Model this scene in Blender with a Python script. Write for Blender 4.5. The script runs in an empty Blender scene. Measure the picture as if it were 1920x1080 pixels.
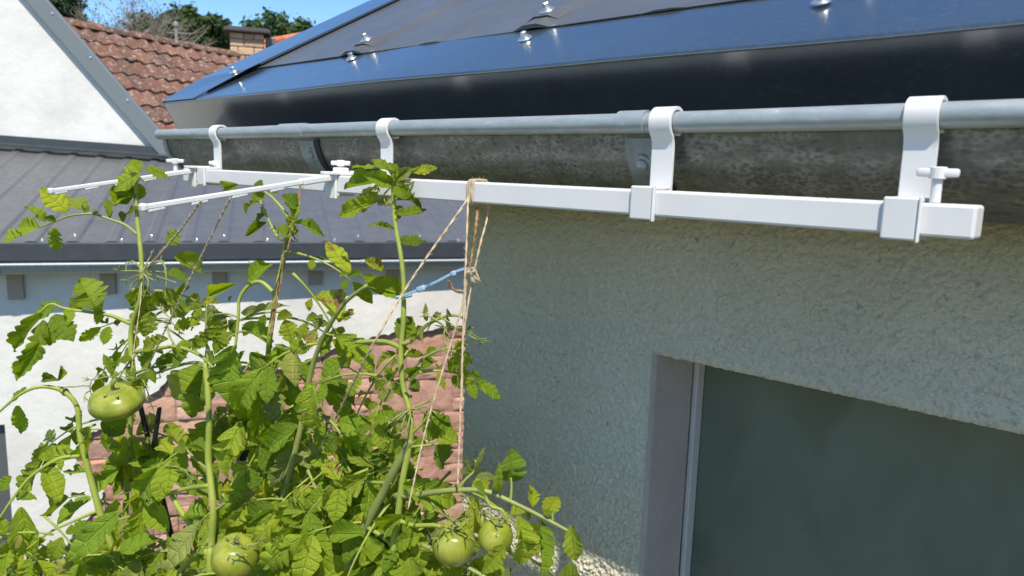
import bpy, bmesh, math, random
import numpy as np
from mathutils import Vector, Matrix, Euler, noise
random.seed(7)
R = math.radians
scene = bpy.context.scene
COL = scene.collection

# ---------------------------------------------------------------- camera
HEAD, PITCH, ROLL, FPX = 47.0, 9.0, 1.7, 1400.0
_h, _p, _r = R(HEAD), R(PITCH), R(ROLL)
_H = Vector((-math.cos(_h), math.sin(_h), 0)); _R0 = Vector((math.sin(_h), math.cos(_h), 0)); _Z = Vector((0, 0, 1))
CF = _H*math.cos(_p) - _Z*math.sin(_p)
_U0 = _Z*math.cos(_p) + _H*math.sin(_p)
CR = _R0*math.cos(_r) + _U0*math.sin(_r)
CU = _U0*math.cos(_r) - _R0*math.sin(_r)
cam = bpy.data.cameras.new('camera')
cam_ob = bpy.data.objects.new('camera', cam); COL.objects.link(cam_ob)
M = Matrix.Identity(4)
for i in range(3):
    M[i][0] = CR[i]; M[i][1] = CU[i]; M[i][2] = -CF[i]
cam_ob.matrix_world = M
cam.sensor_width = 36.0; cam.lens = 36.0*FPX/1920.0
cam.clip_start = 0.02; cam.clip_end = 600
cam.dof.use_dof = True; cam.dof.focus_distance = 0.95; cam.dof.aperture_fstop = 11.0
scene.camera = cam_ob

# ---------------------------------------------------------------- light
SUN_AZ, SUN_EL = 50.0, 58.6          # azimuth from -Y towards +X
S = Vector((math.sin(R(SUN_AZ))*math.cos(R(SUN_EL)), -math.cos(R(SUN_AZ))*math.cos(R(SUN_EL)), math.sin(R(SUN_EL))))
world = bpy.data.worlds.new('World'); scene.world = world; world.use_nodes = True
wn = world.node_tree
sky = wn.nodes.new('ShaderNodeTexSky'); sky.sky_type = 'NISHITA'; sky.sun_disc = False
sky.sun_elevation = R(SUN_EL); sky.sun_rotation = R(180 - SUN_AZ)
sky.air_density = 1.0; sky.dust_density = 0.0; sky.ozone_density = 3.0; sky.altitude = 1200
hs = wn.nodes.new('ShaderNodeHueSaturation'); hs.inputs['Saturation'].default_value = 1.16
wn.links.new(sky.outputs[0], hs.inputs['Color'])
bg = wn.nodes['Background']; bg.inputs[1].default_value = 0.15
wn.links.new(hs.outputs[0], bg.inputs[0])
sl = bpy.data.lights.new('sun', 'SUN'); sl.energy = 4.8; sl.angle = R(0.53); sl.color = (1.0, 0.93, 0.80)
sun = bpy.data.objects.new('sun', sl); COL.objects.link(sun)
sun.rotation_euler = S.to_track_quat('Z', 'Y').to_euler()
scene.view_settings.view_transform = 'Standard'; scene.view_settings.look = 'None'
scene.view_settings.exposure = 0.44; scene.view_settings.gamma = 1.0
scene.view_settings.use_curve_mapping = False
scene.render.engine = 'CYCLES'
scene.cycles.max_bounces = 8; scene.cycles.transparent_max_bounces = 8

# ---------------------------------------------------------------- placing helpers (rays of the camera into the real place)
def ray(px, py): return CF + CR*((px-960)/FPX) - CU*((py-540)/FPX)
def at(px, py, d): return ray(px, py)*d                     # a point at depth d
def atY(px, py, y): r = ray(px, py); return r*(y/r.y)
def atX(px, py, x): r = ray(px, py); return r*(x/r.x)
def atZ(px, py, z): r = ray(px, py); return r*(z/r.z)
def atP(px, py, p0, n): r = ray(px, py); return r*(p0.dot(n)/r.dot(n))
def frand(a, b): return random.uniform(a, b)

# ---------------------------------------------------------------- object helpers
WM = {}
def thing(name, label, cat, loc=(0, 0, 0), group=None):
    o = bpy.data.objects.new(name, None); COL.objects.link(o)
    o.empty_display_size = 0.05
    o.location = loc; WM[o] = Matrix.Translation(Vector(loc))
    tag(o, label, cat, group); return o
def tag(o, label=None, cat=None, group=None, kind=None):
    if label: o['label'] = label
    if cat: o['category'] = cat
    if group: o['group'] = group
    if kind: o['kind'] = kind
    return o
def link(name, me, parent=None, mw=None):
    o = bpy.data.objects.new(name, me); COL.objects.link(o)
    mw = mw or Matrix.Identity(4)
    if parent is not None:
        o.parent = parent; o.matrix_parent_inverse = WM[parent].inverted()
    o.matrix_basis = mw; WM[o] = mw.copy()
    return o

class MB:
    """collects shapes into one mesh"""
    def __init__(s): s.v = []; s.f = []; s.uv = None; s.mi = []
    def add(s, vs, fs):
        n = len(s.v); s.v.extend([tuple(v) for v in vs]); s.f.extend([tuple(i+n for i in f) for f in fs]); return s
    def box(s, dims, mw=None, bevel=0.0, seg=2):
        bm = bmesh.new(); bmesh.ops.create_cube(bm, size=1.0)
        bmesh.ops.scale(bm, vec=Vector(dims), verts=bm.verts)
        if bevel > 0:
            bmesh.ops.bevel(bm, geom=list(bm.edges), offset=min(bevel, min(dims)*.45), segments=seg, affect='EDGES', profile=0.5)
        if mw is not None: bmesh.ops.transform(bm, matrix=mw, verts=bm.verts)
        bm.verts.index_update()
        s.add([v.co for v in bm.verts], [[v.index for v in f.verts] for f in bm.faces]); bm.free(); return s
    def box2(s, a, b, bevel=0.0, seg=2):
        a, b = Vector(a), Vector(b)
        return s.box([abs(b[i]-a[i]) for i in range(3)], Matrix.Translation((a+b)/2), bevel, seg)
    def beam(s, a, b, w, h, up=(0, 0, 1), bevel=0.0):
        a, b = Vector(a), Vector(b); d = b-a; L = d.length; d.normalize()
        x = d; y = Vector(up).cross(x).normalized(); z = x.cross(y)
        m = Matrix((x, y, z)).transposed().to_4x4(); m.translation = (a+b)/2
        return s.box((L, w, h), m, bevel)
    def tube(s, pts, rad, n=8, cap=True):
        pts = [Vector(p) for p in pts]
        if not hasattr(rad, '__len__'): rad = [rad]*len(pts)
        N = len(pts); vs = []; fs = []
        t0 = (pts[1]-pts[0]).normalized()
        a = Vector((0, 0, 1)) if abs(t0.z) < .9 else Vector((1, 0, 0))
        u = (a - t0*a.dot(t0)).normalized()
        for i in range(N):
            t = (pts[min(i+1, N-1)]-pts[max(i-1, 0)])
            t = t.normalized() if t.length > 1e-9 else t0
            u = (u - t*u.dot(t)).normalized(); w = t.cross(u)
            for k in range(n):
                c = 2*math.pi*k/n
                vs.append(pts[i] + (u*math.cos(c)+w*math.sin(c))*rad[i])
        for i in range(N-1):
            for k in range(n):
                k2 = (k+1) % n
                fs.append((i*n+k, i*n+k2, (i+1)*n+k2, (i+1)*n+k))
        if cap:
            fs.append(tuple(range(n-1, -1, -1))); fs.append(tuple((N-1)*n+k for k in range(n)))
        return s.add(vs, fs)
    def sweepx(s, prof, x0, x1, closed=True, xs=None):
        """profile of (y,z) swept along x"""
        xs = xs or [x0, x1]; n = len(prof); vs = []; fs = []
        for x in xs: vs += [(x, p[0], p[1]) for p in prof]
        for j in range(len(xs)-1):
            for k in range(n if closed else n-1):
                k2 = (k+1) % n
                fs.append((j*n+k, (j+1)*n+k, (j+1)*n+k2, j*n+k2))
        if closed:
            fs.append(tuple(range(n))); fs.append(tuple((len(xs)-1)*n+k for k in range(n-1, -1, -1)))
        return s.add(vs, fs)
    def mesh(s, name, mat=None, smooth=False, angle=None):
        me = bpy.data.meshes.new(name); me.from_pydata(s.v, [], s.f); me.update()
        if mat: me.materials.append(mat)
        if smooth:
            me.polygons.foreach_set('use_smooth', [True]*len(me.polygons))
            if angle is not None:
                me.set_sharp_from_angle(angle=R(angle))
        return me
    def build(s, name, mat, parent=None, smooth=False, angle=None):
        return link(name, s.mesh(name, mat, smooth, angle), parent)

def ribbon(path, w, thick):
    """flat strap: path of (y,z) points -> closed profile with thickness"""
    P = [Vector((p[0], p[1])) for p in path]; a = []; b = []
    for i, p in enumerate(P):
        t = (P[min(i+1, len(P)-1)]-P[max(i-1, 0)]).normalized(); n = Vector((-t.y, t.x))
        a.append(p+n*thick/2); b.append(p-n*thick/2)
    return [tuple(q) for q in a] + [tuple(q) for q in reversed(b)]

def catmull(pts, sub=6):
    P = [Vector(p) for p in pts]; P = [P[0]*2-P[1]] + P + [P[-1]*2-P[-2]]; out = []
    for i in range(1, len(P)-2):
        for k in range(sub):
            t = k/sub; a, b, c, d = P[i-1], P[i], P[i+1], P[i+2]
            out.append(.5*((2*b)+(c-a)*t+(2*a-5*b+4*c-d)*t*t+(3*b-a-3*c+d)*t**3))
    out.append(P[-2]); return out

# ---------------------------------------------------------------- materials
def mat(name, color=(.5, .5, .5), rough=.6, metal=0.0, spec=.5):
    m = bpy.data.materials.new(name); m.use_nodes = True
    b = m.node_tree.nodes['Principled BSDF']
    b.inputs['Base Color'].default_value = (*color, 1); b.inputs['Roughness'].default_value = rough
    b.inputs['Metallic'].default_value = metal; b.inputs['Specular IOR Level'].default_value = spec
    return m, m.node_tree, b
def nd(t, typ, **kw):
    n = t.nodes.new(typ)
    for k, v in kw.items():
        if k in ('operation', 'blend_type', 'data_type', 'feature', 'noise_dimensions', 'distance', 'wave_type', 'bands_direction', 'vector_type', 'invert'): setattr(n, k, v)
        else: n.inputs[k.replace('_', ' ')].default_value = v
    return n
def tex_noise(t, vec, scale, detail=4, rough=.55, dist=0.0):
    n = nd(t, 'ShaderNodeTexNoise', Scale=scale, Detail=detail, Roughness=rough, Distortion=dist)
    if vec is not None: t.links.new(vec, n.inputs['Vector'])
    return n.outputs['Fac']
def ramp(t, fac, stops):
    n = t.nodes.new('ShaderNodeValToRGB'); e = n.color_ramp.elements
    while len(e) < len(stops): e.new(.5)
    for i, (p, c) in enumerate(stops):
        e[i].position = p; e[i].color = (*c, 1) if len(c) == 3 else c
    t.links.new(fac, n.inputs[0]); return n.outputs[0]
def mixc(t, fac, a, b, mode='MIX'):
    n = t.nodes.new('ShaderNodeMix'); n.data_type = 'RGBA'; n.blend_type = mode
    for sock, v in ((n.inputs[0], fac), (n.inputs[6], a), (n.inputs[7], b)):
        if isinstance(v, bpy.types.NodeSocket): t.links.new(v, sock)
        elif isinstance(v, (int, float)): sock.default_value = v
        else: sock.default_value = (*v, 1)
    return n.outputs[2]
def math_(t, op, a, b=None):
    n = t.nodes.new('ShaderNodeMath'); n.operation = op
    for sock, v in ((n.inputs[0], a), (n.inputs[1], b)):
        if v is None: continue
        if isinstance(v, bpy.types.NodeSocket): t.links.new(v, sock)
        else: sock.default_value = v
    return n.outputs[0]
def geo(t): return t.nodes.new('ShaderNodeNewGeometry').outputs['Position']
def objc(t): return t.nodes.new('ShaderNodeTexCoord').outputs['Object']
def stretch(t, vec, sc):
    n = t.nodes.new('ShaderNodeMapping'); n.inputs['Scale'].default_value = sc
    t.links.new(vec, n.inputs['Vector']); return n.outputs[0]
def bump(t, b, h, strength=.3, dist=.01):
    n = nd(t, 'ShaderNodeBump', Strength=strength, Distance=dist)
    t.links.new(h, n.inputs['Height']); t.links.new(n.outputs[0], b.inputs['Normal']); return n
def orand(t): return t.nodes.new('ShaderNodeObjectInfo').outputs['Random']

MT = {}
# white rough-cast render of the near house
m, t, b = mat('white_roughcast', (.62, .64, .60), .92, spec=.25)
P = geo(t)
c1 = tex_noise(t, P, 4.0, 5); c2 = tex_noise(t, P, 260, 3)
c = ramp(t, c1, [(.3, (.70, .645, .505)), (.7, (.80, .745, .60))])
c = mixc(t, math_(t, 'MULTIPLY', ramp(t, tex_noise(t, P, 55, 2), [(.70, (0, 0, 0)), (.76, (1, 1, 1))]), .5), c, (.16, .16, .13))
t.links.new(c, b.inputs['Base Color'])
bump(t, b, math_(t, 'ADD', math_(t, 'MULTIPLY', tex_noise(t, P, 420, 3), 1.0), math_(t, 'MULTIPLY', tex_noise(t, P, 900, 2), .6)), 1.0, .0032)
MT['roughcast'] = m
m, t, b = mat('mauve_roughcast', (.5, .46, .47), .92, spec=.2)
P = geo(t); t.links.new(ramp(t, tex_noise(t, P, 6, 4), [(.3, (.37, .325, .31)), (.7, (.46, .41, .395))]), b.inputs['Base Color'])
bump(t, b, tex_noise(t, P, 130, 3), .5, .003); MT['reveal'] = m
# green shutter board
m, t, b = mat('green_board', (.07, .1, .085), .34, spec=.5)
P = geo(t); a = tex_noise(t, stretch(t, P, (5, 5, 2.6)), 2.0, 6, .6, .5)
c = ramp(t, a, [(.3, (.10, .12, .088)), (.5, (.125, .152, .116)), (.72, (.145, .175, .137))])
s2 = tex_noise(t, stretch(t, P, (40, 40, 4)), 4, 5, .7)
c = mixc(t, math_(t, 'MULTIPLY', ramp(t, s2, [(.55, (0, 0, 0)), (.75, (1, 1, 1))]), .2), c, (.14, .155, .13))
t.links.new(c, b.inputs['Base Color'])
t.links.new(ramp(t, a, [(.3, (.3, .3, .3)), (.7, (.5, .5, .5))]), b.inputs['Roughness'])
bump(t, b, tex_noise(t, stretch(t, P, (1, 1, 8)), 60, 4), .05, .002); MT['board'] = m
m, t, b = mat('grey_strip', (.5, .49, .48), .5); MT['strip'] = m
# anthracite coated sheet of the near roof
def coated(name, col, rough=.22, fleck=True, coat=0.0):
    m, t, b = mat(name, col, rough, spec=.6)
    b.inputs['Coat Weight'].default_value = coat; b.inputs['Coat Roughness'].default_value = rough*.8; b.inputs['Coat IOR'].default_value = 2.05
    P = geo(t)
    n = tex_noise(t, P, 9, 4)
    c = ramp(t, n, [(.3, tuple(x*.88 for x in col)), (.7, tuple(x*1.12 for x in col))])
    if fleck:
        v = t.nodes.new('ShaderNodeTexVoronoi'); v.inputs['Scale'].default_value = 60; t.links.new(P, v.inputs['Vector'])
        sel = math_(t, 'MULTIPLY', math_(t, 'LESS_THAN', v.outputs['Distance'], .055), math_(t, 'GREATER_THAN', tex_noise(t, P, 22, 2), .62))
        c = mixc(t, math_(t, 'MULTIPLY', sel, .5), c, (.45, .47, .48))
        dust = tex_noise(t, P, 160, 4, .7)
        c = mixc(t, math_(t, 'MULTIPLY', ramp(t, dust, [(.5, (0, 0, 0)), (.8, (1, 1, 1))]), .12), c, (.3, .3, .29))
    t.links.new(c, b.inputs['Base Color'])
    t.links.new(ramp(t, tex_noise(t, P, 22, 5), [(.3, (rough*.8,)*3), (.7, (rough*1.25,)*3)]), b.inputs['Roughness'])
    bump(t, b, tex_noise(t, P, 3.5, 2), .12, .02)
    return m
MT['anthracite'] = coated('anthracite_sheet', (.034, .043, .052), .22, True, 1.0)
MT['anthracite_matt'] = coated('anthracite_matt_sheet', (.088, .088, .086), .33, True, .12)
MT['annex_sheet'] = coated('annex_sheet', (.098, .10, .105), .45)
MT['annex_trim'] = coated('annex_trim', (.036, .043, .052), .4)
# zinc
m, t, b = mat('zinc_bead', (.36, .40, .41), .48, .35)
P = geo(t); c = ramp(t, tex_noise(t, stretch(t, P, (30, 90, 90)), 1.0, 5, .7), [(.32, (.27, .31, .32)), (.62, (.36, .40, .415)), (.76, (.55, .58, .58))])
t.links.new(c, b.inputs['Base Color']); bump(t, b, tex_noise(t, P, 60, 4), .08, .002); MT['zinc_bead'] = m
m, t, b = mat('zinc_body', (.2, .2, .19), .42, .55)
P = geo(t); Q = stretch(t, P, (1, 1.4, 1.4))
big = tex_noise(t, Q, 16, 4); spot = tex_noise(t, Q, 105, 3, .5, .3); fine = tex_noise(t, Q, 330, 3)
v = t.nodes.new('ShaderNodeTexVoronoi'); v.inputs['Scale'].default_value = 95; t.links.new(Q, v.inputs['Vector'])
Q2 = stretch(t, P, (.75, 1.2, 1.2))
def cells(sc, r0, r1):
    v_ = t.nodes.new('ShaderNodeTexVoronoi'); v_.inputs['Scale'].default_value = sc; t.links.new(Q2, v_.inputs['Vector'])
    return ramp(t, v_.outputs['Distance'], [(r0, (0, 0, 0)), (r1, (1, 1, 1))])
net = math_(t, 'MULTIPLY', cells(250, .34, .62), ramp(t, tex_noise(t, stretch(t, P, (1, 3, 3)), 22, 4), [(.42, (.1, .1, .1)), (.62, (1, 1, 1))]))
drop = math_(t, 'MULTIPLY', math_(t, 'SUBTRACT', 1.0, cells(105, .26, .34)), math_(t, 'GREATER_THAN', tex_noise(t, Q2, 31, 2), .5))
c = ramp(t, big, [(.3, (.135, .132, .112)), (.7, (.195, .19, .168))])
c = mixc(t, math_(t, 'MULTIPLY', net, .5), c, (.40, .39, .375))
run = tex_noise(t, stretch(t, P, (55, 5, 5)), 1.0, 5, .65)
c = mixc(t, math_(t, 'MULTIPLY', ramp(t, run, [(.5, (0, 0, 0)), (.7, (1, 1, 1))]), .4), c, (.09, .092, .078))
c = mixc(t, math_(t, 'MULTIPLY', ramp(t, run, [(.28, (1, 1, 1)), (.4, (0, 0, 0))]), .25), c, (.36, .355, .34))
c = mixc(t, math_(t, 'MULTIPLY', drop, .55), c, (.075, .08, .07))
c = mixc(t, math_(t, 'MULTIPLY', ramp(t, fine, [(.5, (0, 0, 0)), (.7, (1, 1, 1))]), .2), c, (.10, .10, .09))
t.links.new(c, b.inputs['Base Color'])
t.links.new(ramp(t, spot, [(.35, (.36,)*3), (.65, (.6,)*3)]), b.inputs['Roughness'])
bump(t, b, spot, .06, .001); MT['zinc_body'] = m
m, t, b = mat('steel_screw', (.72, .73, .74), .28, .9); MT['screw'] = m
m, t, b = mat('gap_shade_black', (.02, .02, .02), .7); MT['gap_shade_black'] = m  # near-black that stands in for shade in the gap beside the straps
# printed white plastic
m, t, b = mat('white_plastic', (.80, .78, .77), .38, spec=.45)
P = geo(t); w = nd(t, 'ShaderNodeTexWave', Scale=620.0, Distortion=.4, bands_direction='Z'); t.links.new(P, w.inputs['Vector'])
b.inputs['Subsurface Weight'].default_value = .06; b.inputs['Subsurface Radius'].default_value = (.004, .004, .004)
c = mixc(t, math_(t, 'MULTIPLY', ramp(t, tex_noise(t, P, 420, 2), [(.72, (0, 0, 0)), (.78, (1, 1, 1))]), .35), ramp(t, tex_noise(t, P, 14, 3), [(.3, (.64, .635, .635)), (.7, (.70, .69, .69))]), (.25, .22, .18))
t.links.new(c, b.inputs['Base Color'])
bump(t, b, w.outputs['Fac'], .10, .0006); MT['plastic'] = m
# annex plaster and stone
m, t, b = mat('white_plaster', (.78, .77, .75), .9, spec=.2)
P = geo(t); c = ramp(t, tex_noise(t, P, 2.2, 6, .6), [(.3, (.58, .56, .53)), (.55, (.675, .66, .625)), (.8, (.71, .695, .66))])
c = mixc(t, math_(t, 'MULTIPLY', ramp(t, tex_noise(t, stretch(t, P, (6, 6, 1)), 2, 5, .7), [(.6, (0, 0, 0)), (.8, (1, 1, 1))]), .3), c, (.5, .48, .45))
t.links.new(c, b.inputs['Base Color']); bump(t, b, tex_noise(t, P, 9, 6, .6), .35, .02); MT['plaster'] = m
m, t, b = mat('sandstone', (.42, .22, .17), .9, spec=.2)
P = geo(t); rr = orand(t)
c = ramp(t, rr, [(0, (.36, .185, .14)), (.3, (.43, .235, .175)), (.55, (.36, .21, .165)), (.8, (.47, .24, .155)), (1, (.54, .36, .28))])
c = mixc(t, math_(t, 'MULTIPLY', ramp(t, tex_noise(t, P, 14, 6, .65), [(.4, (0, 0, 0)), (.7, (1, 1, 1))]), .55), c, (.56, .36, .30))
c = mixc(t, math_(t, 'MULTIPLY', ramp(t, tex_noise(t, P, 40, 5, .7), [(.55, (0, 0, 0)), (.75, (1, 1, 1))]), .4), c, (.22, .13, .11))
t.links.new(c, b.inputs['Base Color']); bump(t, b, tex_noise(t, P, 38, 6, .65), .6, .012); MT['sandstone'] = m
m, t, b = mat('dressed_sandstone', (.40, .21, .17), .85, spec=.2)
P = geo(t); t.links.new(ramp(t, tex_noise(t, P, 7, 5), [(.3, (.34, .185, .15)), (.7, (.43, .24, .195))]), b.inputs['Base Color']); bump(t, b, tex_noise(t, P, 60, 4), .25, .006); MT['dressed'] = m
m, t, b = mat('mortar', (.36, .25, .21), .95, spec=.1)
P = geo(t); t.links.new(ramp(t, tex_noise(t, P, 20, 5), [(.3, (.26, .18, .15)), (.7, (.42, .31, .26))]), b.inputs['Base Color']); bump(t, b, tex_noise(t, P, 45, 5), .5, .012); MT['mortar'] = m
m, t, b = mat('dark_wood', (.03, .028, .026), .6); MT['dark'] = m
m, t, b = mat('grey_door', (.09, .095, .1), .5); MT['greydoor'] = m
m, t, b = mat('pale_timber', (.36, .29, .23), .7); MT['timber'] = m
# clay tiles
m, t, b = mat('clay_tile', (.3, .12, .08), .85, spec=.25)
P = geo(t); rr = orand(t)
c = ramp(t, rr, [(0, (.10, .055, .044)), (.35, (.145, .068, .05)), (.7, (.18, .08, .054)), (1, (.21, .105, .075))])
c = mixc(t, math_(t, 'MULTIPLY', ramp(t, tex_noise(t, P, 9, 6, .7), [(.42, (0, 0, 0)), (.7, (1, 1, 1))]), .55), c, (.16, .11, .085))
c = mixc(t, math_(t, 'MULTIPLY', ramp(t, tex_noise(t, P, 17, 5, .75), [(.53, (0, 0, 0)), (.66, (1, 1, 1))]), .75), c, (.42, .37, .31))
c = mixc(t, math_(t, 'MULTIPLY', ramp(t, tex_noise(t, P, 6, 4), [(.6, (0, 0, 0)), (.75, (1, 1, 1))]), .4), c, (.25, .2, .08))
t.links.new(c, b.inputs['Base Color']); bump(t, b, tex_noise(t, P, 40, 5), .4, .02); MT['tile'] = m
m, t, b = mat('orange_tile', (.55, .17, .07), .8)
P = geo(t); t.links.new(ramp(t, tex_noise(t, P, 4, 5), [(.3, (.46, .14, .06)), (.7, (.6, .21, .09))]), b.inputs['Base Color']); MT['orange'] = m
m, t, b = mat('chimney_stone', (.5, .34, .22), .9)
P = geo(t); rr = orand(t); c = ramp(t, rr, [(0, (.42, .29, .19)), (.5, (.55, .40, .25)), (1, (.60, .38, .27))])
c = mixc(t, math_(t, 'MULTIPLY', ramp(t, tex_noise(t, P, 7, 5, .7), [(.5, (0, 0, 0)), (.7, (1, 1, 1))]), .4), c, (.3, .18, .1))
t.links.new(c, b.inputs['Base Color']); bump(t, b, tex_noise(t, P, 20, 4), .4, .03); MT['chimney'] = m
m, t, b = mat('slate', (.07, .065, .06), .8); MT['slate'] = m
m, t, b = mat('old_metal', (.3, .28, .27), .6, .3); MT['oldmetal'] = m
# foliage
def leafmat(name, stops, back, trans, vein=True, blight=False, tw=.34):
    m, t, b = mat(name, (.1, .2, .03), .46, spec=.42)
    rr = orand(t); c = ramp(t, rr, stops)
    P = geo(t)
    c = mixc(t, math_(t, 'MULTIPLY', tex_noise(t, P, 60, 4), .35), c, tuple(x*.6 for x in stops[1][1]))
    if vein:
        uv = t.nodes.new('ShaderNodeUVMap').outputs[0]
        sx = t.nodes.new('ShaderNodeSeparateXYZ'); t.links.new(uv, sx.inputs[0])
        side = math_(t, 'ABSOLUTE', math_(t, 'SUBTRACT', math_(t, 'MULTIPLY', sx.outputs[0], 2.0), 1.0))
        mid = math_(t, 'SUBTRACT', 1.0, math_(t, 'MULTIPLY', side, 13.0)); mid = math_(t, 'MAXIMUM', mid, 0.0)
        ph = math_(t, 'ABSOLUTE', math_(t, 'SUBTRACT', math_(t, 'FRACT', math_(t, 'MULTIPLY', sx.outputs[1], 5.0)), .5))
        lat = math_(t, 'MAXIMUM', math_(t, 'SUBTRACT', 1.0, math_(t, 'MULTIPLY', math_(t, 'SUBTRACT', .5, ph), 10.0)), 0.0)
        vv = math_(t, 'MINIMUM', math_(t, 'ADD', mid, math_(t, 'MULTIPLY', lat, .55)), 1.0)
        c = mixc(t, math_(t, 'MULTIPLY', vv, .5), c, tuple(min(1, x*1.5+.05) for x in stops[2][1]))
        h = math_(t, 'ADD', math_(t, 'MULTIPLY', vv, -.8), tex_noise(t, stretch(t, uv, (7, 16, 1)), 2.2, 3))
        bump(t, b, h, .9, .0045)
    if blight:
        c = mixc(t, ramp(t, tex_noise(t, objc(t), 2.6, 4, .6), [(.52, (0, 0, 0)), (.6, (1, 1, 1))]), c, (.30, .17, .07))
    g = t.nodes.new('ShaderNodeNewGeometry')
    c = mixc(t, math_(t, 'MULTIPLY', g.outputs['Backfacing'], .5), c, back)
    t.links.new(c, b.inputs['Base Color'])
    tr = t.nodes.new('ShaderNodeBsdfTranslucent'); hsv = nd(t, 'ShaderNodeHueSaturation', Saturation=1.15, Value=trans)
    hsv.inputs['Hue'].default_value = .485
    t.links.new(c, hsv.inputs['Color']); t.links.new(hsv.outputs[0], tr.inputs['Color'])
    mx = t.nodes.new('ShaderNodeMixShader'); mx.inputs[0].default_value = tw
    out = t.nodes['Material Output']
    t.links.new(b.outputs[0], mx.inputs[1]); t.links.new(tr.outputs[0], mx.inputs[2]); t.links.new(mx.outputs[0], out.inputs['Surface'])
    return m
G1 = [(0, (.17, .28, .018)), (.4, (.25, .375, .024)), (.75, (.32, .43, .03)), (1, (.40, .47, .035))]
MT['leaf'] = leafmat('tomato_leaf', G1, (.22, .31, .08), 1.95)
MT['leaf_dark'] = leafmat('tomato_leaf_dark', [(p, tuple(x*.8 for x in c)) for p, c in G1], (.15, .23, .06), 1.7)
MT['leaf_ill'] = leafmat('tomato_leaf_blighted', [(p, (c[0]*1.35, c[1]*1.2, c[2])) for p, c in G1], (.18, .24, .08), 1.7, blight=True)
MT['leaf_pale'] = leafmat('tomato_leaf_pale', [(p, (c[0]*1.2+.03, c[1]*.95+.02, c[2]*2+.04)) for p, c in G1], (.2, .25, .12), 1.5)
MT['leaf_yellow'] = leafmat('tomato_leaf_lime', [(p, (c[0]*1.2, c[1]*1.1, c[2]*.9)) for p, c in G1], (.2, .27, .07), 1.8)
def stemmat(name, a, b_):
    m, t, b = mat(name, a, .5, spec=.4)
    P = geo(t); t.links.new(ramp(t, tex_noise(t, P, 22, 4), [(.3, a), (.7, b_)]), b.inputs['Base Color'])
    b.inputs['Sheen Weight'].default_value = .1; b.inputs['Sheen Roughness'].default_value = .4
    b.inputs['Subsurface Weight'].default_value = .1; b.inputs['Subsurface Radius'].default_value = (.004, .006, .002)
    bump(t, b, tex_noise(t, P, 320, 3), .25, .001); return m
MT['stem'] = stemmat('green_stem', (.20, .26, .03), (.30, .34, .06))
MT['stem_dull'] = stemmat('dull_stem', (.16, .19, .045), (.26, .29, .085))
m, t, b = mat('green_tomato', (.33, .42, .08), .2, spec=.45)
P = objc(t); n = tex_noise(t, stretch(t, P, (26, 26, 5)), 1.4, 5, .6, .5)
c = ramp(t, n, [(.34, (.15, .195, .018)), (.52, (.235, .265, .032)), (.7, (.35, .34, .07))]); t.links.new(c, b.inputs['Base Color'])
b.inputs['Subsurface Weight'].default_value = .12; b.inputs['Subsurface Radius'].default_value = (.012, .014, .004); b.inputs['Subsurface Scale'].default_value = .6
MT['tomato'] = m
m, t, b = mat('jute_twine', (.5, .38, .24), .95, spec=.1)
P = geo(t); t.links.new(ramp(t, tex_noise(t, P, 90, 4), [(.3, (.42, .31, .19)), (.7, (.62, .50, .35))]), b.inputs['Base Color']); MT['jute'] = m
m, t, b = mat('jute_twine_dark', (.3, .18, .09), .95, spec=.1)
P = geo(t); t.links.new(ramp(t, tex_noise(t, P, 90, 4), [(.3, (.2, .11, .05)), (.7, (.42, .28, .14))]), b.inputs['Base Color']); MT['jute_dark'] = m
m, t, b = mat('blue_plastic', (.33, .50, .68), .35, spec=.5); b.inputs['Transmission Weight'].default_value = .15; MT['blue'] = m
m, t, b = mat('black_plastic', (.012, .012, .013), .3, spec=.5); MT['black'] = m
# ground and distant plants
m, t, b = mat('garden_ground', (.08, .09, .03), .95, spec=.1)
P = geo(t); c = ramp(t, tex_noise(t, P, 1.3, 6), [(.3, (.05, .07, .02)), (.55, (.085, .1, .035)), (.75, (.14, .12, .07))])
t.links.new(c, b.inputs['Base Color']); bump(t, b, tex_noise(t, P, 25, 6), .6, .05); MT['ground'] = m
def crownmat(name, a, c_, d):
    m, t, b = mat(name, a, .6, spec=.3)
    P = geo(t); n = tex_noise(t, P, 1.1, 4)
    c = ramp(t, n, [(.3, a), (.55, c_), (.75, d)])
    t.links.new(c, b.inputs['Base Color'])
    tr = t.nodes.new('ShaderNodeBsdfTranslucent'); t.links.new(c, tr.inputs['Color'])
    mx = t.nodes.new('ShaderNodeMixShader'); mx.inputs[0].default_value = .3
    t.links.new(b.outputs[0], mx.inputs[1]); t.links.new(tr.outputs[0], mx.inputs[2]); t.links.new(mx.outputs[0], t.nodes['Material Output'].inputs['Surface'])
    return m
MT['crown'] = crownmat('tree_crown', (.035, .065, .018), (.06, .105, .026), (.09, .14, .035))
MT['crown_dark'] = crownmat('dark_crown', (.03, .055, .025), (.045, .075, .03), (.065, .10, .04))
MT['crown_grey'] = crownmat('grey_crown', (.07, .065, .04), (.10, .095, .06), (.13, .12, .08))
MT['bush'] = crownmat('bush_leaf', (.05, .085, .02), (.09, .14, .03), (.14, .2, .05))
MT['lime'] = crownmat('lime_bush', (.14, .22, .02), (.22, .29, .025), (.3, .33, .03))
MT['rust'] = crownmat('rust_bush', (.2, .12, .02), (.3, .19, .02), (.36, .26, .03))
m, t, b = mat('bark', (.16, .12, .09), .9)
P = geo(t); t.links.new(ramp(t, tex_noise(t, stretch(t, P, (6, 6, 1)), 3, 5), [(.3, (.10, .075, .055)), (.7, (.2, .16, .125))]), b.inputs['Base Color']); MT['bark'] = m
m, t, b = mat('pale_bark', (.3, .25, .2), .9); MT['pale_bark'] = m

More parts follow.
